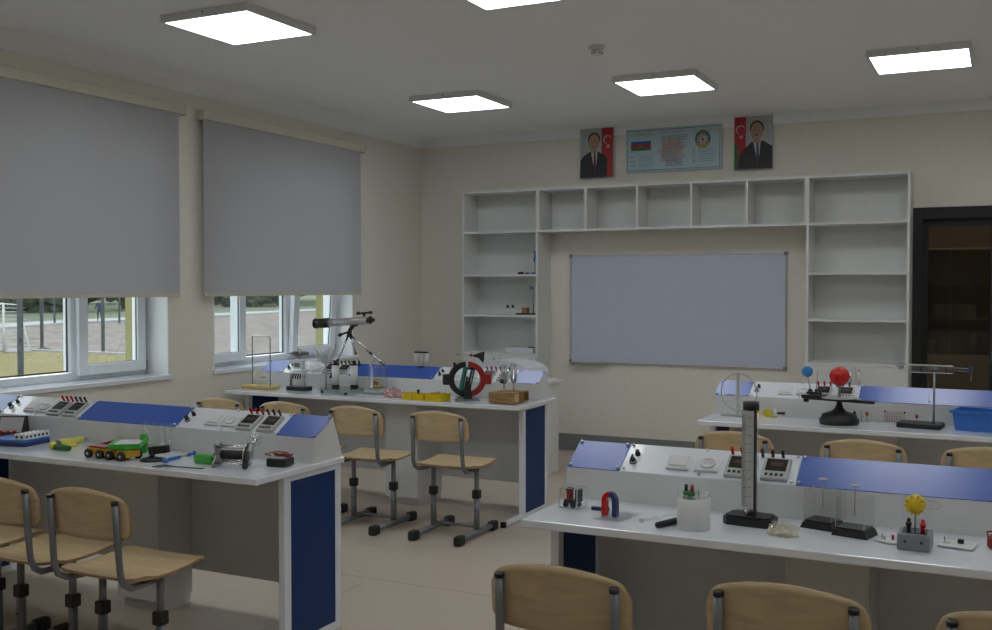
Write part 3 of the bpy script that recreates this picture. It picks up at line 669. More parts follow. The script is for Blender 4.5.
for y, z in ((-.035, .018), (.035, .018), (-.018, .085), (.018, .085)): MB('chrome').cyl((-.086, y, z), (.046, y, z), .005).build('tie_rod', t)
MB('black').cyl((-.07, 0, .05), (.03, 0, .05), .020).build('coil', t); MB('dred').cyl((-.104, 0, .05), (-.088, 0, .05), .010).build('terminal', t)
MB('steel').cyl((.046, 0, .06), (.066, -.01, .06), .006).tube([(.064, -.0, .095), (.066, -.03, .06), (.068, -.055, .03)], .012).build('crank', t)
MB('black').cyl((.068, -.050, .075), (.070, -.075, .018), .0125).sphere((.070, -.075, .018), .0135).build('handle', t)
MB('glass').sphere((.062, .03, .115), .032).build('globe', t)
b = MB('chrome'); b.cyl((.060, .02, .085), (.062, .03, .115), .012); [b.sphere((.062 + .016 * math.cos(k), .03 + .016 * math.sin(k), .115 + .008 * (k % 2)), .006, 0, 10) for k in range(6)]; b.build('lamp_cap', t)
t = thing('multimeter', 'black pocket meter with coiled red leads at the right end of the front left desk', 'meter', (-2.735, 3.475, DZ_), math.radians(8))
MB('black').box((0, 0, .018), (.094, .075, .034), 0, .006).build('case', t); MB('lgrey').box((-.005, -.005, .0355), (.06, .045, .002), 0, .0005).build('face', t)
pts = [(-.035 + .07 * i / 59 + .012 * math.cos(i * .9), .024 + .014 * math.sin(i * .9), .042 + .004 * math.sin(i * .37)) for i in range(60)]
MB('dred').tube(pts, .0028, n=6).tube([(-.05, .01, .038), (-.075, .0, .045), (-.03, .03, .055), (.02, .03, .052), (.03, .02, .04)], .0028, n=6).build('lead', t)

# ------------------------------------------------------------------ things on the desk with the telescope
t = thing('pendulum_stand', 'thin steel frame and white disc on a yellow base near the window', 'pendulum stand', (-4.955, 6.075, DZ_), math.radians(-2))
b = MB('paleyellow'); b.box((0, 0, .014), (.275, .115, .022), 0, .003); [b.box((x, 0, .003), (.03, .1, .006)) for x in (-.11, .11)]; b.build('base', t)
MB('steel').tube([(-.118, .04, .02), (-.118, .04, .375), (-.114, .038, .384), (-.105, .036, .388), (.100, -.025, .388), (.110, -.028, .384), (.115, -.03, .375), (.115, -.03, .02)], .0045, n=10).build('frame', t)
d = MB('white').cyl((-.012, .0, .085), (.0, -.003, .085), .060, n=36).build('disc', t)
MB('steel').cyl((.0, 0, .085), (.055, -.008, .085), .003).build('axle', t)
MB('white').tube([(-.075, .01, .386), (-.075, .01, .10)], .0012, n=5).build('thread', t); MB('glass').sphere((-.075, .01, .092), .011, 0, 14).build('bob', t)
t = thing('electrostatic_machine', 'spoked rotor over a clear box on a black base, left of the pump', 'rotor model', (-4.62, 6.095, DZ_), math.radians(-5))
MB('black').box((0, 0, .015), (.175, .09, .030), 0, .004).build('base', t)
MB('acryl').bb((-.055, -.028, .03), (-.049, .028, .235)).bb((.049, -.028, .03), (.055, .028, .235)).bb((-.049, .022, .03), (.049, .028, .235)).build('side_plates', t)
MB('white').box((0, 0, .19), (.080, .044, .065), 0, .004).build('head_block', t)
MB('pink2').bb((-.025, -.0265, .17), (.028, -.0252, .20)).build('grey_mark', t)
MB('white').cyl((-.05, 0, .128), (.05, 0, .128), .022).build('drum', t)
b = MB('black'); [b.cyl((-.03 + .02 * k, -.02, .12), (-.035 + .025 * k, -.034, .085), .005) for k in range(4)]; b.build('brushes', t)
b = MB('steel'); b.cyl((0, 0, .23), (0, 0, .275), .006)
for k in range(18):
    a = 2 * PI * k / 18; b.box((.042 * math.cos(a), .042 * math.sin(a), .262 + .006 * (k % 3)), (.06, .005, .012), 0, 0, (0, -.35 + .2 * (k % 4), a))
b.cyl((0, 0, .255), (0, 0, .259), .03); b.cyl((-.012, 0, .26), (-.012, 0, .318), .004).cyl((.018, 0, .26), (.018, 0, .30), .004); b.build('spoked_rotor', t)
MB('steel').cyl((-.072, -.01, .03), (-.072, -.01, .12), .010).cyl((.07, -.02, .03), (.07, -.02, .10), .004).sphere((.07, -.02, .105), .010, 0, 12).build('electrode', t)
t = thing('vacuum_pump', 'pump with two upright white cylinders on a square greenish glass plate', 'pump', (-4.225, 6.10, DZ_), math.radians(-14))
MB('plate').box((0, 0, .024), (.29, .24, .012), 0, .002).build('glass_plate', t)
for x in (-.125, .125):
    for y in (-.10, .10): MB('black').cyl((x, y, 0), (x, y, .018), .010).build('foot', t)
for x, y in ((-.075, -.02), (.045, .05)):
    c = MB('white').cyl((x, y, .055), (x, y, .195), .026).build('cylinder', t)
    MB('black').cyl((x, y, .030), (x, y, .055), .029).build('bottom_ring', c); MB('black').cyl((x, y, .195), (x, y, .205), .028).cyl((x, y, .205), (x, y, .228), .012).box((x, y, .222), (.036, .016, .010), 0, .003).build('top_cap', c)
MB('black').box((-.01, .095, .115), (.03, .028, .04), 0, .004).cyl((-.01, .095, .03), (-.01, .095, .10), .006).build('valve', t)
MB('steel').tube([(-.075, -.05, .05), (-.12, -.07, .06), (-.135, -.05, .11), (-.11, -.02, .15)], .003, n=6).build('pipe', t)
t = thing('electric_plume', 'bowl of spreading pale paper strips on a rod behind the pump', 'paper plume', (-4.455, 6.195, DZ_))
MB('black').cyl((0, 0, 0), (0, 0, .015), .045).build('base', t); MB('steel').cyl((0, 0, .015), (0, 0, .19), .005).build('rod', t)
b = MB('plume')
for k in range(26):
    a = 2 * PI * k / 26; ca, sa = math.cos(a), math.sin(a); L_ = .085 + .02 * (k % 3) / 2
    q = [(.010 * i * ca * 1.55, .010 * i * sa * 1.55, .19 + L_ * (i / 6) ** 1.6 * (1.15 if k % 2 else .8)) for i in range(7)]
    for i in range(6):
        o1 = Vector((-sa, ca, 0)) * .0055; A_, B_ = Vector(q[i]), Vector(q[i + 1]); n_ = Vector((ca, sa, .3)) * .0006
        b._add([tuple(A_ - o1), tuple(A_ + o1), tuple(B_ + o1), tuple(B_ - o1), tuple(A_ - o1 + n_), tuple(A_ + o1 + n_), tuple(B_ + o1 + n_), tuple(B_ - o1 + n_)], [(0, 1, 2, 3), (7, 6, 5, 4), (0, 3, 7, 4), (1, 5, 6, 2)], 0, False)
b.build('strips', t)
# telescope on a table tripod, standing on the console
t = thing('telescope', 'silver and black telescope on a small tripod at the far left desk', 'telescope', (-4.24, 6.24, .8998))
ax0, ax1 = Vector((-.362, .03, .342)), Vector((.085, .05, .372)); dr = (ax1 - ax0).normalized()
MB('silver').cyl(ax0 + dr * .10, ax1, .0285, n=28).cyl(ax1 - dr * .002, ax1 + dr * .006, .0295).build('tube', t)
MB('black').cyl(ax0, ax0 + dr * .115, .036, n=28).cyl(ax0 - dr * .004, ax0 + dr * .012, .0375).build('dew_cap', t)
b = MB('black'); e = ax1 + dr * .006; b.cyl(e, e + dr * .035, .020).cyl(e + dr * .035, e + dr * .05, .013).cyl(e + dr * .018 + Vector((0, 0, -.028)), e + dr * .018 + Vector((0, 0, .03)), .008).cyl(e + dr * .018 + Vector((0, -.03, -.006)), e + dr * .018 + Vector((0, .03, -.006)), .007).cyl(e + dr * .018 + Vector((0, -.036, -.006)), e + dr * .018 + Vector((0, -.026, -.006)), .014); b.build('focuser', t)
f0 = ax1 - dr * .075 + Vector((0, 0, .055)); b = MB('black'); b.cyl(f0, f0 + dr * .10, .007).cyl(f0 - dr * .012, f0 + dr * .008, .0115).cyl(f0 + dr * .09, f0 + dr * .112, .011).cyl(ax1 - dr * .03 + Vector((0, 0, .027)), f0 + dr * .05, .008).box(f0 + dr * .048 + Vector((0, 0, -.005)), (.02, .022, .02), 0, .004); b.build('finder_scope', t)
hd = Vector((-.065, .04, .27))
b = MB('black'); b.tube([ax0 + dr * .33 + Vector((0, 0, -.03)), hd + Vector((.005, 0, .03)), hd], .016).cyl(hd + Vector((0, 0, -.02)), hd + Vector((0, 0, .005)), .024, 0, .018).box(ax0 + dr * .335 + Vector((0, 0, -.03)), (.06, .022, .014), 0, .004).cyl(hd + Vector((.012, -.01, .02)), hd + Vector((-.05, -.045, -.005)), .008).cyl(hd + Vector((-.04, -.04, .0)), hd + Vector((-.062, -.052, -.012)), .012); b.build('mount_head', t)
for fx, fy in ((-.185, -.035), (.18, .135), (-.03, .125)):
    z0 = .8998; yy = 6.24 + fy; zs = .866 + (yy - 6.256) * .585 - z0 if yy < 6.389 else .0452
    ft = Vector((fx, fy, max(zs, -.0432 if yy < 6.256 else zs) + .002))
    if yy < 6.256: ft.z = .866 + (yy - 6.256) * .585 - z0 + .012
    tp = hd + Vector((fx * .06, fy * .06, -.015)); l = MB('chrome').cyl(tp, tp.lerp(ft, .62), .0075).cyl(tp.lerp(ft, .55), tp.lerp(ft, .93), .0055).build('leg', t)
    MB('black').cyl(tp.lerp(ft, .84), ft, .0095, 0, .008).cyl(tp.lerp(ft, .56), tp.lerp(ft, .60), .010).build('rubber_foot', l)
t = thing('bell_jar', 'clear glass bell jar with knob over metal parts on a grey stand', 'bell jar', (-3.985, 6.165, DZ_)); t.scale = (1.12, 1.12, 1.08)
b = MB('lgrey'); b.box((0, 0, .016), (.14, .13, .028), 0, .008); [b.cyl((sx * .05, sy * .045, 0), (sx * .05, sy * .045, .004), .010) for sx in (-1, 1) for sy in (-1, 1)]; b.build('stand', t)
MB('lgrey').cyl((0, 0, .030), (0, 0, .036), .066).build('plate', t)
MB('glass').lathe([(.063, .036), (.060, .042), (.060, .165), (.055, .190), (.040, .212), (.016, .224), (.010, .232), (.010, .240), (.019, .250), (.020, .262), (.012, .272), (.001, .276)], 0, 32).build('jar', t)
b = MB('brass'); b.cyl((0, 0, .036), (0, 0, .052), .034); [b.box((random.uniform(-.022, .022), random.uniform(-.022, .022), .060 + .007 * k), (.034, .02, .010), 0, .002, (0, random.uniform(-.2, .2), k)) for k in range(5)]; b.build('metal_parts', t)
MB('steel').cyl((.068, 0, .020), (.10, .0, .020), .006).cyl((.09, 0, .020), (.10, 0, .020), .011).build('tap', t)
def crumple(name, label, cat, m, loc, r, seed):
    bm = bmesh.new(); bmesh.ops.create_icosphere(bm, subdivisions=4, radius=1); rr = random.Random(seed); b = MB(m)
    ph = [rr.uniform(0, 6) for _ in range(8)]
    for v in bm.verts:
        n = v.co; k = 1 + .22 * math.sin(5 * n.x + ph[0]) * math.sin(5 * n.y + ph[1]) + .12 * math.sin(11 * n.x + 7 * n.z + ph[2]) + .10 * math.sin(13 * n.y - 9 * n.x + ph[3])
        v.co = Vector((n.x * r[0] * k, n.y * r[1] * k, max(.0, (n.z * .9 + .45) * r[2] * k)))
    bm.verts.index_update(); b._add([v.co[:] for v in bm.verts], [[v.index for v in f.verts] for f in bm.faces], 0, False); bm.free()
    return tag(b.build(name, None, loc), label, cat)
crumple('plastic_wrap', 'crumpled pink see-through wrapping beside the yellow boxes', 'wrapping', 'pink', (-3.755, 6.01, DZ_), (.07, .05, .040), 4)
for x, y, rz, lb, ex in ((-3.585, 5.945, -.04, 'leftmost of the three yellow open boxes in a row', 0), (-3.488, 5.925, -.02, 'middle one of the three yellow open boxes in a row', 1), (-3.375, 5.945, -.06, 'rightmost of the three yellow open boxes, nearest the ring model', 2)):
    t = thing('parts_tray', lb, 'box', (x, y, DZ_), rz, 'yellow open boxes')
    b = MB('yellow'); w_, d_, h_ = (.078, .085, .044) if ex < 2 else (.125, .12, .046)
    b.bb((-w_ / 2, -d_ / 2, 0), (w_ / 2, d_ / 2, .004)).bb((-w_ / 2, -d_ / 2, .004), (w_ / 2, -d_ / 2 + .004, h_)).bb((-w_ / 2, d_ / 2 - .004, .004), (w_ / 2, d_ / 2, h_)).bb((-w_ / 2, -d_ / 2 + .004, .004), (-w_ / 2 + .004, d_ / 2 - .004, h_)).bb((w_ / 2 - .004, -d_ / 2 + .004, .004), (w_ / 2, d_ / 2 - .004, h_)); b.build('shell', t)
    MB('yellow').bb((-w_ / 2 + .004, -d_ / 2 + .004, .030), (w_ / 2 - .004, d_ / 2 - .004, .034)).build('insert', t)
    if ex == 1: MB('black').cyl((-.03, .01, .034), (-.03, .01, .055), .006).sphere((-.03, .01, .06), .010, 0, 12).build('peg', t)
    if ex == 2: MB('wood2').cyl((.0, .02, .034), (.0, .02, .058), .005).cyl((.03, .04, .034), (.03, .04, .056), .005).cyl((-.03, .05, .034), (-.03, .05, .056), .004).build('peg', t)
# motor model
t = thing('motor_model', 'electric motor model with half black half red ring and green coil', 'motor model', (-3.205, 6.04, DZ_), math.radians(34))
MB('gcase').prism([(-.085, 0), (.085, 0), (.07, .016), (-.07, .016)], -.06, .06, 'y').box((0, .0, .018), (.09, .07, .006), 0, .002).build('base', t)
def half(m, sg):
    b = MB(m); n = 18; O = []; I = []
    for i in range(n + 1):
        a = PI / 2 - sg * PI * i / n * .94 - sg * .09; O.append((.125 * math.cos(a), .142 + .118 * math.sin(a))); I.append((.088 * math.cos(a), .142 + .083 * math.sin(a)))
    for i in range(n): b.prism([O[i], O[i + 1], I[i + 1], I[i]], -.030, .030, 'y')
    b.box((sg * .135, 0, .142), (.05, .058, .070), 0, .004); return b
MB('black'); half('black', -1).build('black_pole', t); half('dred', 1).build('red_pole', t)
MB('red').box((.162, -.0, .142), (.004, .035, .04), 0, .001).build('red_label', t); MB('brass').box((-.162, 0, .142), (.004, .03, .035), 0, .001).build('brass_label', t)
b = MB('teal', 'white'); X = Matrix.Translation((0, -.0, .142)) @ Matrix.Rotation(math.radians(12), 4, 'Y') @ Matrix.Rotation(math.radians(45), 4, 'Z')
for c_, d_ in (((-.042, 0, 0), (.018, .026, .15)), ((.042, 0, 0), (.018, .026, .15)), ((0, 0, .072), (.10, .026, .016)), ((0, 0, -.072), (.10, .026, .016))):
    k = len(b.v); b.box(c_, d_, 0, .003); b.v[k:] = [tuple(X @ Vector(p)) for p in b.v[k:]]
for c_, d_ in (((-.030, -.012, 0), (.006, .004, .13)), ((.030, -.012, 0), (.006, .004, .13))):
    k = len(b.v); b.box(c_, d_, 1, .001); b.v[k:] = [tuple(X @ Vector(p)) for p in b.v[k:]]
b.build('coil', t)
[MB('black').prism([(-.028, .016), (.028, .016), (.012, .155), (-.012, .155)], a_, a_ + .010, 'y').build('bearing_stand', t) for a_ in (-.070, .060)]
MB('steel').cyl((0, -.078, .142), (0, .078, .142), .005).build('shaft', t); MB('black').cyl((-.085, .0, .255), (-.082, -.0, .228), .009).build('screw_knob', t)
t = thing('vane_stand', 'thin rod carrying a black fan-shaped vane with red tip above the motor model', 'vane', (-3.322, 6.215, DZ_))
MB('black').cyl((0, 0, 0), (0, 0, .010), .028).build('foot', t); MB('steel').cyl((0, 0, .010), (0, 0, .318), .0028).build('rod', t)
MB('black').prism([(.055, .286), (.075, .292), (.158, .318), (.155, .262), (.148, .240), (.115, .270), (.07, .281)], -.003, .003, 'y').build('vane', t)
MB('red').sphere((.055, 0, .2885), .010, 0, 14).build('red_tip', t); MB('steel').cyl((-.05, 0, .290), (.05, 0, .288), .0018).build('arm', t); MB('brass').box((-.05, 0, .290), (.024, .006, .010), 0, .002).build('counterweight', t)
def fork(label, x, y, rz, m):
    t = thing('tuning_fork', label, 'tuning fork', (x, y, DZ_), rz, 'tuning forks on wooden boxes')
    b = MB('wood', 'wood2', 'hollowshade'); l, d, h = .180, .086, .068
    b.bb((-l / 2, -d / 2, .006), (l / 2, d / 2, .014)).bb((-l / 2, -d / 2, .066), (l / 2, d / 2, .074)).bb((-l / 2, -d / 2, .014), (l / 2, -d / 2 + .008, .066)).bb((-l / 2, d / 2 - .008, .014), (l / 2, d / 2, .066))
    if m: b.bb((l / 2 - .006, -d / 2 + .008, .014), (l / 2, d / 2 - .008, .066), 1)
    b.bb((-l / 2, -d / 2 + .008, .014), (-l / 2 + .006, d / 2 - .008, .066), 1)
    if not m: b.bb((-l / 2 + .006, -d / 2 + .008, .016), (-l / 2 + .05, d / 2 - .008, .064), 2)  # dark block paints the shade in the open hollow
    b.build('resonance_box', t)
    MB('rubber').cyl((-.06, 0, 0), (-.06, 0, .006), .008).cyl((.06, 0, 0), (.06, 0, .006), .008).build('foot', t)
    MB('wood2').cyl((0, 0, .074), (0, 0, .092), .012, 0, .008).build('socket', t)
    f = MB('steel'); f.cyl((0, 0, .09), (0, 0, .125), .005); f.tube([(-.013, 0, .25), (-.013, 0, .15), (-.010, 0, .137), (0, 0, .130), (.010, 0, .137), (.013, 0, .15), (.013, 0, .25)], .0095, n=8); f.build('fork', t)
    return t
t = fork('steel tuning fork with black clamp on the wooden box nearest the ring model', -2.905, 5.985, math.radians(2), True)
MB('black').sphere((-.01, -.012, .145), .015, 0, 14).build('clamp', t)
fork('steel tuning fork on the dark-ended wooden box behind the other box', -2.893, 6.105, math.radians(2), False)
t = thing('hanging_weights', 'small black T stand with two white cylinders on the far left console', 'stand', (-3.755, 6.38, .9405))
MB('black').cyl((0, 0, -.001), (0, 0, .006), .022).build('foot', t); MB('white').cyl((0, 0, .006), (0, 0, .10), .009).build('post', t); MB('black').box((0, 0, .105), (.115, .016, .012), 0, .003).build('crossbar', t)
for x in (-.045, .045): MB('white').cyl((x, 0, .028), (x, 0, .099), .0105).build('white_cylinder', t)

# ------------------------------------------------------------------ things on the front right desk
t = thing('acrylic_cube', 'clear acrylic cube with black and red parts inside, at the desk corner', 'clear cube', (-1.318, 3.255, DZ_), math.radians(-12))
b = MB('acryl', 'acredge'); b.box((0, 0, .036), (.074, .062, .070)); [b.box((sx * .0365, sy * .0305, .036), (.0018, .0018, .070), 1) for sx in (-1, 1) for sy in (-1, 1)]; [b.box((0, sy * .0305, z), (.072, .0018, .0018), 1) for sy in (-1, 1) for z in (.002, .0705)]; [b.box((sx * .0365, 0, z), (.0018, .06, .0018), 1) for sx in (-1, 1) for z in (.002, .0705)]; b.build('cube', t)
b = MB('black', 'dred', 'white'); [b.cyl((x, y, .012), (x, y + .006, .012), .010) for x in (-.018, .012) for y in (-.02, .016)]; b.box((-.003, 0, .022), (.05, .03, .012), 0, .002).box((-.012, 0, .044), (.018, .02, .030), 1, .003).box((.024, 0, .045), (.010, .035, .045), 0, .002).box((-.012, 0, .062), (.022, .022, .010), 0, .003).box((.008, .02, .036), (.010, .004, .06), 2, .001); b.build('mechanism', t)
t = thing('horseshoe_magnet', 'red and blue horseshoe magnet standing on a clear square plate', 'magnet', (-1.145, 3.19, DZ_), math.radians(-8))
MB('acryl').box((.01, 0, .003), (.10, .15, .006), 0, .001).build('clear_plate', t)
def leg_path(sg):
    return [(sg * .019, -.03, .007), (sg * .019, -.03, .055)] + [(sg * .019 * math.cos(a), -.03, .055 + .024 * math.sin(a)) for a in [PI / 2 * i / 6 for i in range(1, 7)]]
for sg, m, nm in ((-1, 'red', 'red_arm'), (1, 'navy', 'blue_arm')):
    p = leg_path(sg); b = MB(m); 
    for i in range(len(p) - 1):
        def quad(q):
            c = Vector((0, -.03, .055)); v = Vector(q)
            nrm = Vector((sg, 0, 0)) if q[2] <= .055 else (v - c).normalized()
            return [v + nrm * s1 * .008 + Vector((0, s2 * .010, 0)) for s1, s2 in ((-1, -1), (1, -1), (1, 1), (-1, 1))]
        A_, B_ = quad(p[i]), quad(p[i + 1]); b._add([tuple(q) for q in A_ + B_], [(0, 1, 5, 4), (1, 2, 6, 5), (2, 3, 7, 6), (3, 0, 4, 7), (3, 2, 1, 0), (4, 5, 6, 7)], 0, False)
    b.build(nm, t)
tag(MB('navy', 'steel').box((0, 0, .006), (.062, .016, .012), 0, .002).build('bar_magnet', None, (-1.218, 3.255, DZ_ ), (0, 0, math.radians(4))), 'small dark blue bar lying left of the horseshoe magnet', 'magnet')
tag(MB('glass', 'white').cyl((-.085, 0, .006), (.085, 0, .006), .006, 0, n=14).cyl((-.09, 0, .006), (-.084, 0, .006), .0075, 1).build('glass_rod', None, (-.997, 3.225, DZ_), (0, 0, math.radians(60))), 'clear glass rod lying left of the white beaker', 'rod')
tag(MB('rubber', 'black').cyl((-.072, 0, .010), (.072, 0, .010), .010, 0, n=18).cyl((-.076, 0, .010), (-.072, 0, .010), .009, 1).build('ebonite_rod', None, (-.940, 3.160, DZ_), (0, 0, math.radians(68))), 'thick black rod lying against the white beaker', 'rod')
t = thing('calorimeter', 'white cylindrical cup with glass rim and green stopper carrying two leads', 'cup', (-.868, 3.145, DZ_))
MB('white').lathe([(.001, 0), (.050, 0), (.0515, .003), (.0515, .096), (.047, .097), (.047, .09), (.001, .09)], 0, 36).build('body', t)
MB('glass').lathe([(.0505, .0965), (.0505, .110), (.048, .110), (.048, .0965)], 0, 36).build('glass_rim', t)
c = MB('dgreen').cyl((-.012, -.01, .09), (-.012, -.01, .116), .019).build('stopper', t)
MB('black').cyl((-.021, -.01, .116), (-.021, -.01, .137), .0055).build('black_plug', c); MB('dred').cyl((-.002, -.01, .116), (-.002, -.01, .137), .0055).build('red_plug', c)
MB('steel').cyl((.016, 0, .09), (.016, 0, .130), .0016).build('stirrer', t)
t = thing('graduated_cylinder', 'tall clear measuring column with black scale on a heavy black base', 'measuring cylinder', (-.722, 3.285, DZ_), math.radians(-6))
b = MB('black'); b.prism([(-.078, -.035), (-.062, -.05), (.062, -.05), (.078, -.035), (.078, .035), (.062, .05), (-.062, .05), (-.078, .035)], 0, .024, 'z').prism([(-.070, -.032), (-.056, -.044), (.056, -.044), (.070, -.032), (.070, .032), (.056, .044), (-.056, .044), (-.070, .032)], .024, .030, 'z'); b.build('base', t)
b = MB('scalew', 'smark'); b.bb((-.0205, -.0275, .055), (.0185, -.0255, .362))
for k in range(52):
    z = .062 + k * .0056; l = .018 if k % 5 == 0 else .010; b.bb((-.0195, -.0283, z), (-.0195 + l, -.0275, z + .0012), 1)
for k in range(1, 11): b.bb((.003, -.0283, .064 + k * .0275), (.008, -.0275, .067 + k * .0275), 1)
b.build('scale', t)
MB('glass').lathe([(.0235, .030), (.0235, .365)], 0, 28).build('tube', t)
MB('black').bb((.0185, -.029, .03), (.0235, -.010, .368), 0, .001).build('edge_strip', t)
MB('black').cyl((0, 0, .362), (0, 0, .389), .0255).build('top_cap', t); MB('steel').cyl((0, 0, .030), (0, 0, .048), .012).build('piston', t)
crumple('plastic_bag', 'small crumpled yellowish clear bag in front of the measuring column', 'bag', 'bag', (-.60, 3.165, DZ_), (.042, .032, .028), 9)
def gas_box(label, x, y, rz):
    t = thing('clear_box', label, 'clear box', (x, y, DZ_), rz, 'clear boxes on black feet')
    MB('black').prism([(-.055, 0), (.055, 0), (.045, .020), (-.045, .020)], -.046, .046, 'y').box((0, 0, .023), (.086, .078, .007), 0, .002).build('base', t)
    a = MB('acryl', 'acredge'); [a.box((sx * .0432, sy * .0392, .072), (.0014, .0014, .090), 1) for sx in (-1, 1) for sy in (-1, 1)]; [a.box((0, sy * .0392, .1178), (.086, .0014, .0012), 1) for sy in (-1, 1)]; [a.box((sx * .0432, 0, .1178), (.0014, .078, .0012), 1) for sx in (-1, 1)]; a.bb((-.044, -.040, .027), (-.0425, .040, .118)).bb((.0425, -.040, .027), (.044, .040, .118)).bb((-.0425, -.040, .027), (.0425, -.0385, .118)).bb((-.0425, .0385, .027), (.0425, .040, .118)); a.build('walls', t)
    MB('steel').cyl((0, 0, .06), (0, 0, .150), .0018).build('plunger_rod', t); MB('acryl', 'lgrey').cyl((0, 0, .150), (0, 0, .153), .014, 1).cyl((0, 0, .058), (0, 0, .061), .006, 1).build('plunger_top', t)
gas_box('clear open box with rod on a black foot, left and behind the other one', -.508, 3.335, math.radians(-14))
gas_box('clear open box with rod on a black foot, nearest the grey case', -.405, 3.275, math.radians(-14))
def card(label, x, y, rz, w, d, kind):
    t = thing('component_card', label, 'card', (x, y, DZ_), rz, 'white component cards')
    MB('white').box((0, 0, .005), (w, d, .004), 0, .0006).box((0, 0, .0015), (w * .8, d * .8, .003)).build('card', t)
    MB('lgrey').box((-w * .32, .0, .0076), (w * .2, .014, .001)).cyl((-w * .42, d * .25, .007), (-w * .42, d * .25, .022), .002).build('contact', t)
    if kind: MB('black').box((.006, .012, .013), (.016, .014, .013), 0, .002).build('switch', t)
    else: MB('red').cyl((.008, .01, .007), (.008, .01, .021), .004).build('red_peg', t); MB('steel').cyl((-.012, .0, .007), (-.012, .0, .016), .003).build('pin', t)
card('small white card with a red peg between clear box and grey case', -.303, 3.225, math.radians(-20), .062, .055, 0)
card('white card with a black switch between grey case and red-blue coil', -.118, 3.262, math.radians(-8), .095, .085, 1)
t = thing('generator_box', 'grey case with black and red posts and a yellow ball behind', 'electric case', (-.228, 3.192, DZ_), math.radians(-2))
MB('gcase').box((0, 0, .024), (.088, .10, .046), 0, .003).build('case', t); MB('screen').box((0, .002, .0475), (.068, .074, .002), 0, .0005).build('top_plate', t)
MB('black').cyl((-.022, -.0502, .026), (-.022, -.0515, .026), .004).cyl((.022, -.0502, .026), (.022, -.0515, .026), .004).build('socket', t)
for x, m in ((-.017, 'black'), (.021, 'red')): MB(m).cyl((x, -.005, .048), (x, -.005, .062), .006).cyl((x, -.005, .062), (x, -.005, .074), .0085).sphere((x, -.005, .08), .006, 0, 12).build('binding_post', t)
MB('acryl').bb((-.04, .040, .048), (.045, .043, .145)).build('clear_shield', t)
b = MB('yellow'); b.sphere((-.002, .020, .122), .029)
for k in range(10): b.box((-.002 + .024 * math.cos(k * .63), .020 - .012, .122 + .024 * math.sin(k * .63)), (.012, .02, .006), 0, .002, (0, -k * .63, 0))
b.build('yellow_fan', t)
MB('steel').cyl((-.002, .012, .048), (-.002, .016, .098), .002).tube([(.03, .02, .135), (.055, .025, .133), (.068, .025, .122), (.055, .025, .112), (.035, .02, .114)], .001, n=5).build('wire', t)
t = thing('wire_coil', 'red and blue wound coil at the right edge of the front right desk', 'coil', (-.018, 3.29, DZ_))
MB('navy').cyl((0, 0, 0), (0, 0, .034), .018).build('core', t)
MB('dred').tube([(.022 * math.cos(i * .5), .022 * math.sin(i * .5), .004 + .028 * i / 80) for i in range(81)], .003, n=6).tube([(-.02, 0, .03), (-.025, .01, .042), (0, .015, .046), (.02, .01, .04)], .0028, n=6).build('red_wire', t)

# ------------------------------------------------------------------ things on the far right desk
t = thing('ring_apparatus', 'thin pale ring with upright flat bar on a grey tripod foot', 'ring model', (-1.388, 5.985, DZ_), math.radians(-4))
b = MB('lgrey'); [b.box((.05 * math.cos(a), .05 * math.sin(a), .007), (.11, .014, .010), 0, .003, (0, 0, a)) for a in (PI * 1.02, -.35, 1.5)]; b.cyl((0, 0, 0), (0, 0, .020), .022, 0, .015); b.build('foot', t)
MB('lgrey').tube([(.105 * math.cos(2 * PI * i / 48), .004, .143 + .108 * math.sin(2 * PI * i / 48)) for i in range(48)], .0035, n=8, closed=True).build('ring', t)
MB('lgrey').box((-.002, -.004, .138), (.020, .005, .238), 0, .001).build('bar', t); MB('black').box((-.045, -.004, .124), (.05, .012, .006), 0, .001).build('black_plate', t)
MB('white').cyl((.06, -.002, .128), (.085, -.002, .128), .006).build('knob', t)
for (x, y, lb) in ((-1.289, 6.02, 'yellow round knob-like spool nearest the ring model'), (-1.236, 6.065, 'yellow round spool between the other spool and the white peg')):
    t = thing('yellow_spool', lb, 'spool', (x, y, DZ_), 0, 'small yellow spools'); MB('yellow').cyl((0, -.016, .023), (0, .0, .023), .023).cyl((0, .0, .023), (0, .012, .023), .012).build('body', t); MB('black').cyl((.0, .012, .023), (0, .02, .023), .007).build('plug', t)
t = thing('white_peg', 'white peg with a yellow foot and black plug near the yellow spools', 'peg', (-1.194, 6.035, DZ_)); MB('paleyellow').cyl((0, 0, 0), (0, 0, .010), .018).build('foot', t); MB('white').cyl((0, 0, .010), (0, 0, .05), .009).build('pin', t); MB('black').cyl((.014, .02, .024), (.05, .02, .024), .007).sphere((.05, .02, .024), .010, 0, 12).build('plug', t)
t = thing('tellurium', 'red ball on a black arm and round black foot, with a small blue ball', 'planet model', (-.818, 5.915, DZ_))
MB('black').lathe([(.103, 0), (.105, .008), (.105, .030), (.096, .034), (.092, .052), (.070, .060), (.040, .070), (.022, .088), (.014, .112), (.014, .122)], 0, 36).build('foot', t)
a = MB('black'); a.box((.0, 0, .131), (.37, .040, .016), 0, .004, (0, .030, 0)).box((-.135, 0, .144), (.13, .055, .024), 0, .005, (0, .03, 0)).box((-.175, -.005, .128), (.03, .03, .03), 0, .005); a.build('arm', t)
MB('lgrey', 'rblue').cyl((.0, 0, .142), (.0, 0, .148), .095, 0, n=40).build('calendar_disc', t)
MB('steel').cyl((0, 0, .148), (0, 0, .215), .008).build('spindle', t); MB('red').sphere((.0, 0, .262), .0535, 0, 36).cyl((.05, 0, .262), (.06, 0, .260), .004).build('red_ball', t)
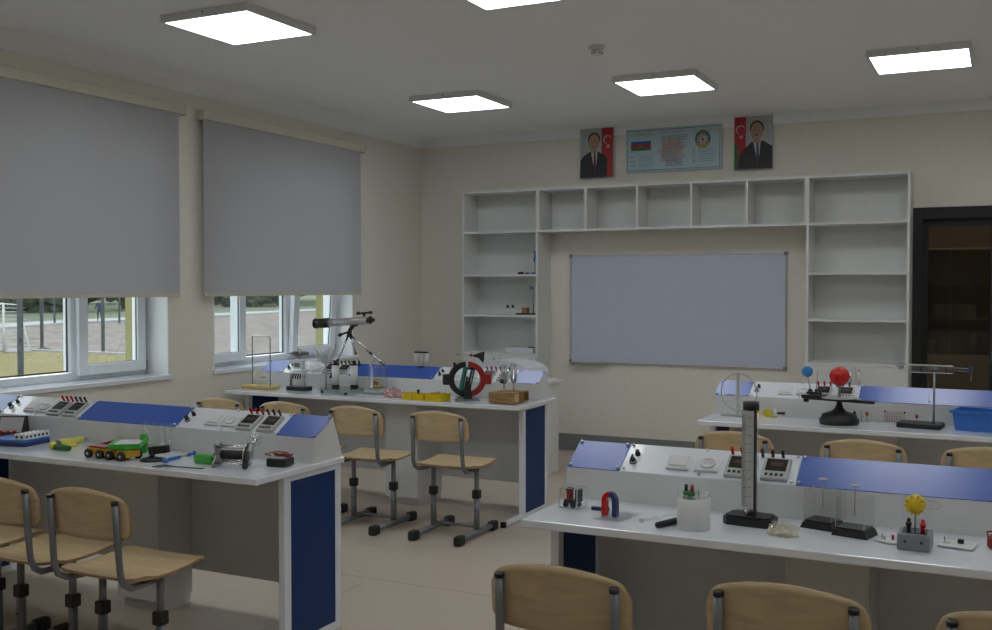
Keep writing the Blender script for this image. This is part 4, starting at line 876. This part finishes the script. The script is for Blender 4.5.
b = MB('black'); b.cyl((-.155, 0, .155), (-.155, 0, .185), .012).cyl((-.125, .01, .155), (-.125, .01, .185), .008).box((-.14, 0, .165), (.07, .03, .012), 0, .003).cyl((-.10, 0, .15), (-.10, 0, .18), .007); b.build('gear_train', t)
MB('lgrey').cyl((-.19, 0, .155), (-.19, 0, .158), .04).build('moon_disc', t); MB('steel').cyl((-.155, 0, .185), (-.17, 0, .255), .0025).cyl((-.125, .01, .185), (-.118, .01, .29), .0018).build('rod', t)
MB('sky').sphere((-.172, 0, .282), .030, 0, 28).build('blue_ball', t)
for x, y, m, lb, hh in ((-.757, 6.07, 'black', 'tiny black-headed pin standing behind the round black foot', .045), (-.691, 6.07, 'dred', 'tiny red-headed pin right of the black-headed pin', .045), (-.720, 6.07, 'steel', 'thin plain pin between the black and red headed pins', .065), (-.432, 6.07, 'dred', 'tiny dark red-headed pin right of the orange grid', .045)):
    t = thing('pin', lb, 'pin', (x, y, DZ_), 0, 'small pins in front of the console'); MB('lgrey').cyl((0, 0, 0), (0, 0, .004), .012).build('foot', t); MB('steel').cyl((0, 0, .004), (0, 0, hh), .002).build('stem', t)
    if m != 'steel': MB(m).sphere((0, 0, hh), .009, 0, 12, (1, 1, 1.3)).build('head', t)
t = thing('wire_grid', 'small upright grid of thin orange wires in front of the console', 'grid', (-.546, 6.070, DZ_)); b = MB('acryl'); b.box((0, 0, .003), (.20, .05, .006), 0, .001); b.build('base', t)
b = MB('pinkr'); [b.tube([(-.05 + .0125 * k, 0, .006), (-.05 + .0125 * k, 0, .062)], .0013, n=5) for k in range(9)]; [b.tube([(-.05, 0, .014 + .012 * k), (.05, 0, .014 + .012 * k)], .0013, n=5) for k in range(5)]; b.build('wires', t)
MB('dred').sphere((-.05, 0, .064), .006, 0, 10).build('red_terminal', t); MB('black').sphere((.052, 0, .062), .006, 0, 10).build('black_terminal', t)
t = thing('retort_stand', 'steel rod on a flat black base holding a clear tube sideways', 'laboratory stand', (-.405, 5.955, DZ_), math.radians(-6))
MB('black').box((0, 0, .014), (.225, .13, .028), 0, .006).build('base', t); MB('steel').cyl((.072, -.035, .028), (.072, -.035, .335), .0055).build('rod', t)
MB('steel').cyl((.072, -.035, .325), (.072, -.035, .342), .012).box((.072, -.035, .328), (.03, .026, .02), 0, .004).build('clamp', t)
b = MB('acryl', 'acredge'); b.bb((-.085, -.056, .300), (.165, -.053, .338)).bb((-.085, -.019, .300), (.165, -.016, .338)).bb((-.085, -.056, .335), (.165, -.016, .338)); b.bb((-.085, -.0565, .336), (.165, -.0155, .3405), 1).bb((-.085, -.0568, .2985), (.165, -.053, .302), 1).build('channel', t)
MB('steel').cyl((-.10, -.036, .327), (-.085, -.036, .325), .012).cyl((-.118, -.036, .328), (-.10, -.036, .327), .004).cyl((-.10, -.036, .305), (-.10, -.036, .348), .003).build('end_clip', t)
MB('steel').cyl((.165, -.046, .330), (.245, -.046, .328), .002).cyl((.165, -.030, .316), (.245, -.030, .312), .002).build('guide_wire', t); MB('navy').box((.248, -.036, .320), (.014, .03, .036), 0, .004).build('blue_end', t)
MB('white').tube([(.249, -.036, .302), (.252, -.036, .285), (.250, -.036, .262)], .001, n=5).build('thread', t)
MB('steel').tube([(.03, -.04, .313), (.045, -.045, .25), (.05, -.05, .18), (.05, -.05, .152)], .0007, n=4).sphere((.05, -.05, .148), .006, 0, 10).build('pendulum', t)
t = thing('plastic_bin', 'bright blue open plastic tray at the right edge of the far right desk', 'tray', (-.075, 5.980, DZ_), math.radians(-10))
b = MB('rblue'); w0, d0, w1_, d1_, h_ = .145, .085, .160, .10, .105; th = .004
def ringv(w, d, z): return [(-w, -d, z), (w, -d, z), (w, d, z), (-w, d, z)]
A_ = ringv(w0, d0, 0) + ringv(w1_, d1_, h_) + ringv(w1_ + .010, d1_ + .010, h_) + ringv(w1_ + .010, d1_ + .010, h_ - .012); B_ = ringv(w0 - th, d0 - th, th) + ringv(w1_ - th, d1_ - th, h_)
b._add(A_ + B_, [(3, 2, 1, 0)] + [(i, (i + 1) % 4, 4 + (i + 1) % 4, 4 + i) for i in range(4)] + [(16 + i, 20 + i, 20 + (i + 1) % 4, 16 + (i + 1) % 4) for i in range(4)] + [(16, 17, 18, 19)] + [(20 + i, 8 + i, 8 + (i + 1) % 4, 20 + (i + 1) % 4) for i in range(4)] + [(8 + i, 12 + i, 12 + (i + 1) % 4, 8 + (i + 1) % 4) for i in range(4)], 0, False)
for x in (-.05, .03): b.box((x, -d0 - .006, .045), (.006, .006, .08), 0, .001, (.14, 0, 0))
b.build('shell', t)
MB('acryl').box((.0, 0, .05), (.20, .10, .05), 0, .01).build('clear_contents', t)

# ------------------------------------------------------------------ things on the bookcase shelves
z2 = 1.6315; z1_ = 1.258
t = thing('small_microscope', 'slim blue and grey instrument standing on the second bookcase shelf', 'instrument', (-3.905, 8.70, z2)); MB('rblue').box((0, 0, .008), (.06, .05, .016), 0, .003).build('base', t); MB('steel').cyl((0, 0, .016), (0, 0, .13), .005).build('rod', t); MB('sky').cyl((0, 0, .12), (0, 0, .155), .014).cyl((0, 0, .205), (0, 0, .215), .018).cyl((0, 0, .155), (0, 0, .205), .006).build('head', t)
tag(MB('black', 'gcase').box((0, 0, .011), (.05, .035, .020), 0, .004).box((0, 0, .0005), (.045, .03, .001)).cyl((0, 0, .021), (0, 0, .026), .008, 1).build('black_clip', None, (-4.045, 8.69, z2)), 'small black block on the second bookcase shelf, left of the blue instrument', 'block')
tag(MB('navy', 'gcase').box((0, 0, .007), (.035, .03, .014), 0, .003).cyl((0, 0, .014), (0, 0, .018), .006, 1).build('black_clip', None, (-3.975, 8.69, z2)), 'tiny dark block touching the blue instrument on the second shelf', 'block')
for x, lb in ((-4.185, 'left one of two small white bottles on the third bookcase shelf'), (-4.130, 'right one of two small white bottles on the third bookcase shelf')):
    t = thing('small_bottle', lb, 'bottle', (x, 8.70, z1_), 0, 'small white bottles'); MB('white').lathe([(.001, 0), (.018, 0), (.019, .004), (.019, .045), (.010, .056), (.010, .062)], 0, 18).build('body', t); MB('black').cyl((0, 0, .062), (0, 0, .088), .011).build('cap', t)
t = thing('lamp_stand', 'dark stand with a bent arm and wooden block on the third bookcase shelf', 'stand', (-3.975, 8.70, z1_)); MB('black').box((0, 0, .007), (.20, .12, .014), 0, .003).build('base', t); MB('wood').box((-.025, 0, .04), (.055, .05, .052), 0, .004).build('block', t); MB('steel').tube([(.055, 0, .014), (.055, 0, .24), (.045, 0, .258), (.0, 0, .262)], .005, n=8).cyl((.085, 0, .014), (.085, 0, .255), .003).build('arm', t); MB('gcase').cyl((.035, 0, .235), (.035, 0, .262), .022, 0, .014).build('shade', t)
t = thing('flat_box', 'flat white box lying on the lowest open shelf of the left bookcase', 'box', (-4.02, 8.70, .907)); MB('paper').box((0, 0, .018), (.28, .20, .034), 0, .003).build('tray', t); MB('white').box((0, 0, .040), (.285, .205, .010), 0, .002).build('lid', t); MB('black').box((.09, -.02, .049), (.07, .02, .008), 0, .002).build('pen', t)
#--ITEMS-END

# ------------------------------------------------------------------ outdoors
GZ = -1.3
def ground(name, pts, z, m): return struct(MB(m).prism(pts, z - .2, z, 'z').build(name))
ground('ground_turf', [(-70, -40), (-6.2, -40), (-6.2, 31.76), (-70, 31.76)], GZ, 'turf')
b = MB('dirt')
rnd = random.Random(5)
def dz(x, y): return GZ - .02 + .10 * math.sin(x * .7) * math.sin(y * .53) + .05 * math.sin(x * 2.3 + y)
def dirtf(u, v):
    x = -110 + 104 * u; y = 31.9 + 95 * v; return (x, y, dz(x, y) * 1.0 + (rnd.uniform(-.05, .07)))
b.sheet(dirtf, 120, 110, (0, 0, -.4), smooth=False)
struct(b.build('ground_soil'))
struct(MB('pathm').bb((-70, 31.55, GZ - .1), (-6.2, 31.95, GZ + .07)).build('trim_kerb'))
pth = [(-59.2, 46.2), (-61.5, 51), (-63.0, 54.6), (-64.1, 60.5), (-66, 72), (-69.8, 90.6), (-72, 106)]
b = MB('pathm')
w_ = 4.4
pts_a = [(x, y) for x, y in pth]; pts_b = [(x - w_, y + w_ * .25) for x, y in pth]
for i in range(len(pth) - 1): b.prism([pts_a[i], pts_a[i + 1], pts_b[i + 1], pts_b[i]], GZ - .1, GZ + .16, 'z')
b.prism([(-59.2, 46.2), (-63.6, 47.3), (-72, 31), (-66, 31)], GZ - .1, GZ + .16, 'z')
struct(b.build('trim_path'))
b = MB('lawn')
far = [(x - w_ + .3, y + w_ * .25) for x, y in pth]
b.prism([(-71, 30)] + far + [(-75, 130), (-300, 900), (-900, 900), (-900, 30)], GZ - .1, GZ + .12, 'z')
struct(b.build('ground_lawn'))
# fence posts
fp = MB('post'); fp.box((0, 0, 1.6), (.11, .11, 3.2), 0, .008).box((0, 0, 3.21), (.13, .13, .03), 0, .005).box((0, 0, .02), (.22, .22, .04), 0, .005); fme = fp.mesh('fence_post')
for x, y, lb in ((-22.46, 18.106, 'thick dark fence post nearest the window, left of the window mullion'), (-38.67, 32.3, 'dark fence post on the far turf edge, right of the nearest post'), (-34.57, 31.99, 'dark fence post seen in the right pane of the first window'),
                 (-30.43, 34.0, 'slate fence post seen at the left of the second window'), (-63.4, 54.1, 'thin fence post beside the path, in front of the trees'), (-62.4, 59.4, 'thin far fence post seen near the yellow reveal of the first window')):
    tag(put('fence_post', fme, None, (x, y, GZ)), lb, 'post', 'fence posts outside')
t = thing('football_goal', 'white football goal on the turf outside the first window', 'goal', (-38.36, 30.1, GZ), math.radians(12))
MB('goalw').tube([(0, 0, 0), (0, 0, 2.1), (-3.0, .3, 2.1), (-3.0, .3, 0)], .055).build('goal_frame', t)
MB('goalw').tube([(0, 0, 2.1), (.35, .45, 2.05), (.62, .9, .06), (0, 0, .05)], .035).tube([(.62, .9, .05), (-2.5, 1.2, .05)], .035).build('net_support', t)
nb = MB('goalw')
for k in range(12):
    z = .15 + k * .16; nb.tube([(0, 0, z), (.50 - .18 * z / 2.1 * .5, .75 - .3 * z / 2.1, z)], .008, n=4); nb.tube([(.50, .75, z), (-2.5, 1.1, z)], .008, n=4)
nb.build('net', t)
# walking person on the far path (continuous skinned body)
def person(loc):
    J = [(0, 0, .92), (0, .02, 1.15), (0, .03, 1.38), (0, .04, 1.50), (0, .05, 1.62), (.10, 0, .88), (.14, .10, .48), (.16, -.02, .06), (.16, .14, .04), (-.10, 0, .88), (-.12, .02, .47), (-.18, -.28, .14), (-.18, -.18, .05), (.19, .03, 1.36), (.25, -.08, 1.10), (.24, .06, .88), (-.19, .03, 1.36), (-.26, .08, 1.10), (-.24, .22, .92)]
    Ed = [(0, 1), (1, 2), (2, 3), (3, 4), (0, 5), (5, 6), (6, 7), (7, 8), (0, 9), (9, 10), (10, 11), (11, 12), (2, 13), (13, 14), (14, 15), (2, 16), (16, 17), (17, 18)]
    R = [.15, .14, .16, .06, .10, .10, .07, .05, .045, .10, .07, .05, .045, .075, .055, .04, .075, .055, .04]
    me = bpy.data.meshes.new('body'); me.from_pydata(J, Ed, [])
    tmp = bpy.data.objects.new('tmp', me); COL.objects.link(tmp)
    md = tmp.modifiers.new('s', 'SKIN')
    for i, sv in enumerate(me.skin_vertices[0].data): sv.radius = (R[i], R[i] * .85); sv.use_root = (i == 0)
    ss = tmp.modifiers.new('d', 'SUBSURF'); ss.levels = 1
    dg = bpy.context.evaluated_depsgraph_get(); out = bpy.data.meshes.new_from_object(tmp.evaluated_get(dg)); bpy.data.objects.remove(tmp)
    out.materials.clear()
    for m in ('jacket', 'trouser', 'skin'): out.materials.append(M[m])
    for p in out.polygons: z = p.center.z; p.material_index = 2 if z > 1.47 else 0 if z > .86 or abs(p.center.x) > .215 else 1; p.use_smooth = True
    t = thing('person', 'person in dark clothes walking on the path beyond the turf', 'person', loc, math.radians(60))
    put('body', out, t)
    hb = MB('hair').sphere((0, .03, 1.66), .105, 0, 14, (.95, 1, .9)); hb.build('hair', t)
person((-63.25, 58.2, GZ + .15))
# trees and bushes beyond the path
def blob(b, c, r, m, seed):
    bm = bmesh.new(); bmesh.ops.create_icosphere(bm, subdivisions=4, radius=1); rr = random.Random(seed)
    ph = [rr.uniform(0, 6) for _ in range(6)]
    for v in bm.verts:
        n = v.co.copy(); k = 1 + .16 * math.sin(4 * n.x + ph[0]) * math.sin(4 * n.y + ph[1]) + .10 * math.sin(9 * n.z + ph[2]) * math.sin(8 * n.x + ph[3]) + rr.uniform(-.09, .09)
        v.co = Vector((n.x * r[0], n.y * r[1], n.z * r[2])) * k + Vector(c)
    bm.verts.index_update()
    b._add([v.co[:] for v in bm.verts], [[v.index for v in f.verts] for f in bm.faces], m, False); bm.free()
TR = [(-92, 50, 7), (-92, 64, 7), (-92, 78, 7), (-92, 90, 5), (-96, 101, 6), (-93, 112, 5), (-97, 123, 6), (-112, 139, 10), (-114, 119, 9), (-114, 88, 11), (-94, 137, 8), (-82, 131, 4)] + [(-135, 62, 13), (-135, 92, 13), (-138, 120, 13), (-135, 150, 14), (-112, 165, 14), (-150, 180, 14)]
TL = ['leafy tree at the far left of the first window, behind the goal', 'leafy tree behind the path, second from the goal', 'dark green tree above the thin far post', 'low bush at the path edge beside the window mullion', 'large tree behind the walking person',
      'rounded bush behind the walking person', 'bush at the right of the first window view', 'broad tree at the left of the second window', 'tall tree in the last row between both windows', 'tall tree in the last row behind the goal', 'broad tree at the right of the second window', 'low olive bush beyond the soil in the second window'] + ['broad leafy tree in the hazy last row beyond the path, top hidden by the blinds'] * 6
for i, ((x, y, r), lb) in enumerate(zip(TR, TL)):
    t = thing('tree' if r > 6 else 'bush', lb, 'tree' if r > 6 else 'bush', (x, y, GZ), 0, 'trees and bushes beyond the path')
    b = MB('leaf' if i % 2 == 0 else 'leaf2')
    for k in range(5): blob(b, (random.uniform(-r * .4, r * .4), random.uniform(-r * .42, r * .42), r * .36 + random.uniform(0, r * .6)), (r * .5, r * .52, r * .55), 0, i * 10 + k)
    b.build('foliage', t)
    MB('trunk').tube([(0, 0, -.1), (.1, .1, r * .5)], [.3, .18]).build('trunk', t)

# ------------------------------------------------------------------ world, camera
wd = bpy.data.worlds.new('overcast'); S.world = wd; wd.use_nodes = True
nt = wd.node_tree; N = nt.nodes; L = nt.links
bg = N['Background']; sky = N.new('ShaderNodeTexSky'); sky.sky_type = 'HOSEK_WILKIE'; sky.turbidity = 9; sky.sun_direction = (-.5, .2, .8)
mx = N.new('ShaderNodeMix'); mx.data_type = 'RGBA'; mx.inputs['Factor'].default_value = .12; mx.inputs['A'].default_value = (.86, .93, 1, 1)
L.new(sky.outputs['Color'], mx.inputs['B']); L.new(mx.outputs['Result'], bg.inputs['Color']); bg.inputs['Strength'].default_value = 3.3
cd = bpy.data.cameras.new('camera'); cam = bpy.data.objects.new('camera', cd); COL.objects.link(cam)
cd.sensor_fit = 'HORIZONTAL'; cd.sensor_width = 36; cd.lens = 36 * 1030.96 / 992; cd.clip_start = .05; cd.clip_end = 2000
cam.location = (0, 0, 1.5125); cam.rotation_euler = (math.radians(90 - 1.547), 0, math.radians(26.335))
S.camera = cam
vs = S.view_settings; vs.view_transform = 'Standard'; vs.look = 'None'; vs.gamma = 1; vs.exposure = 0; vs.use_curve_mapping = False
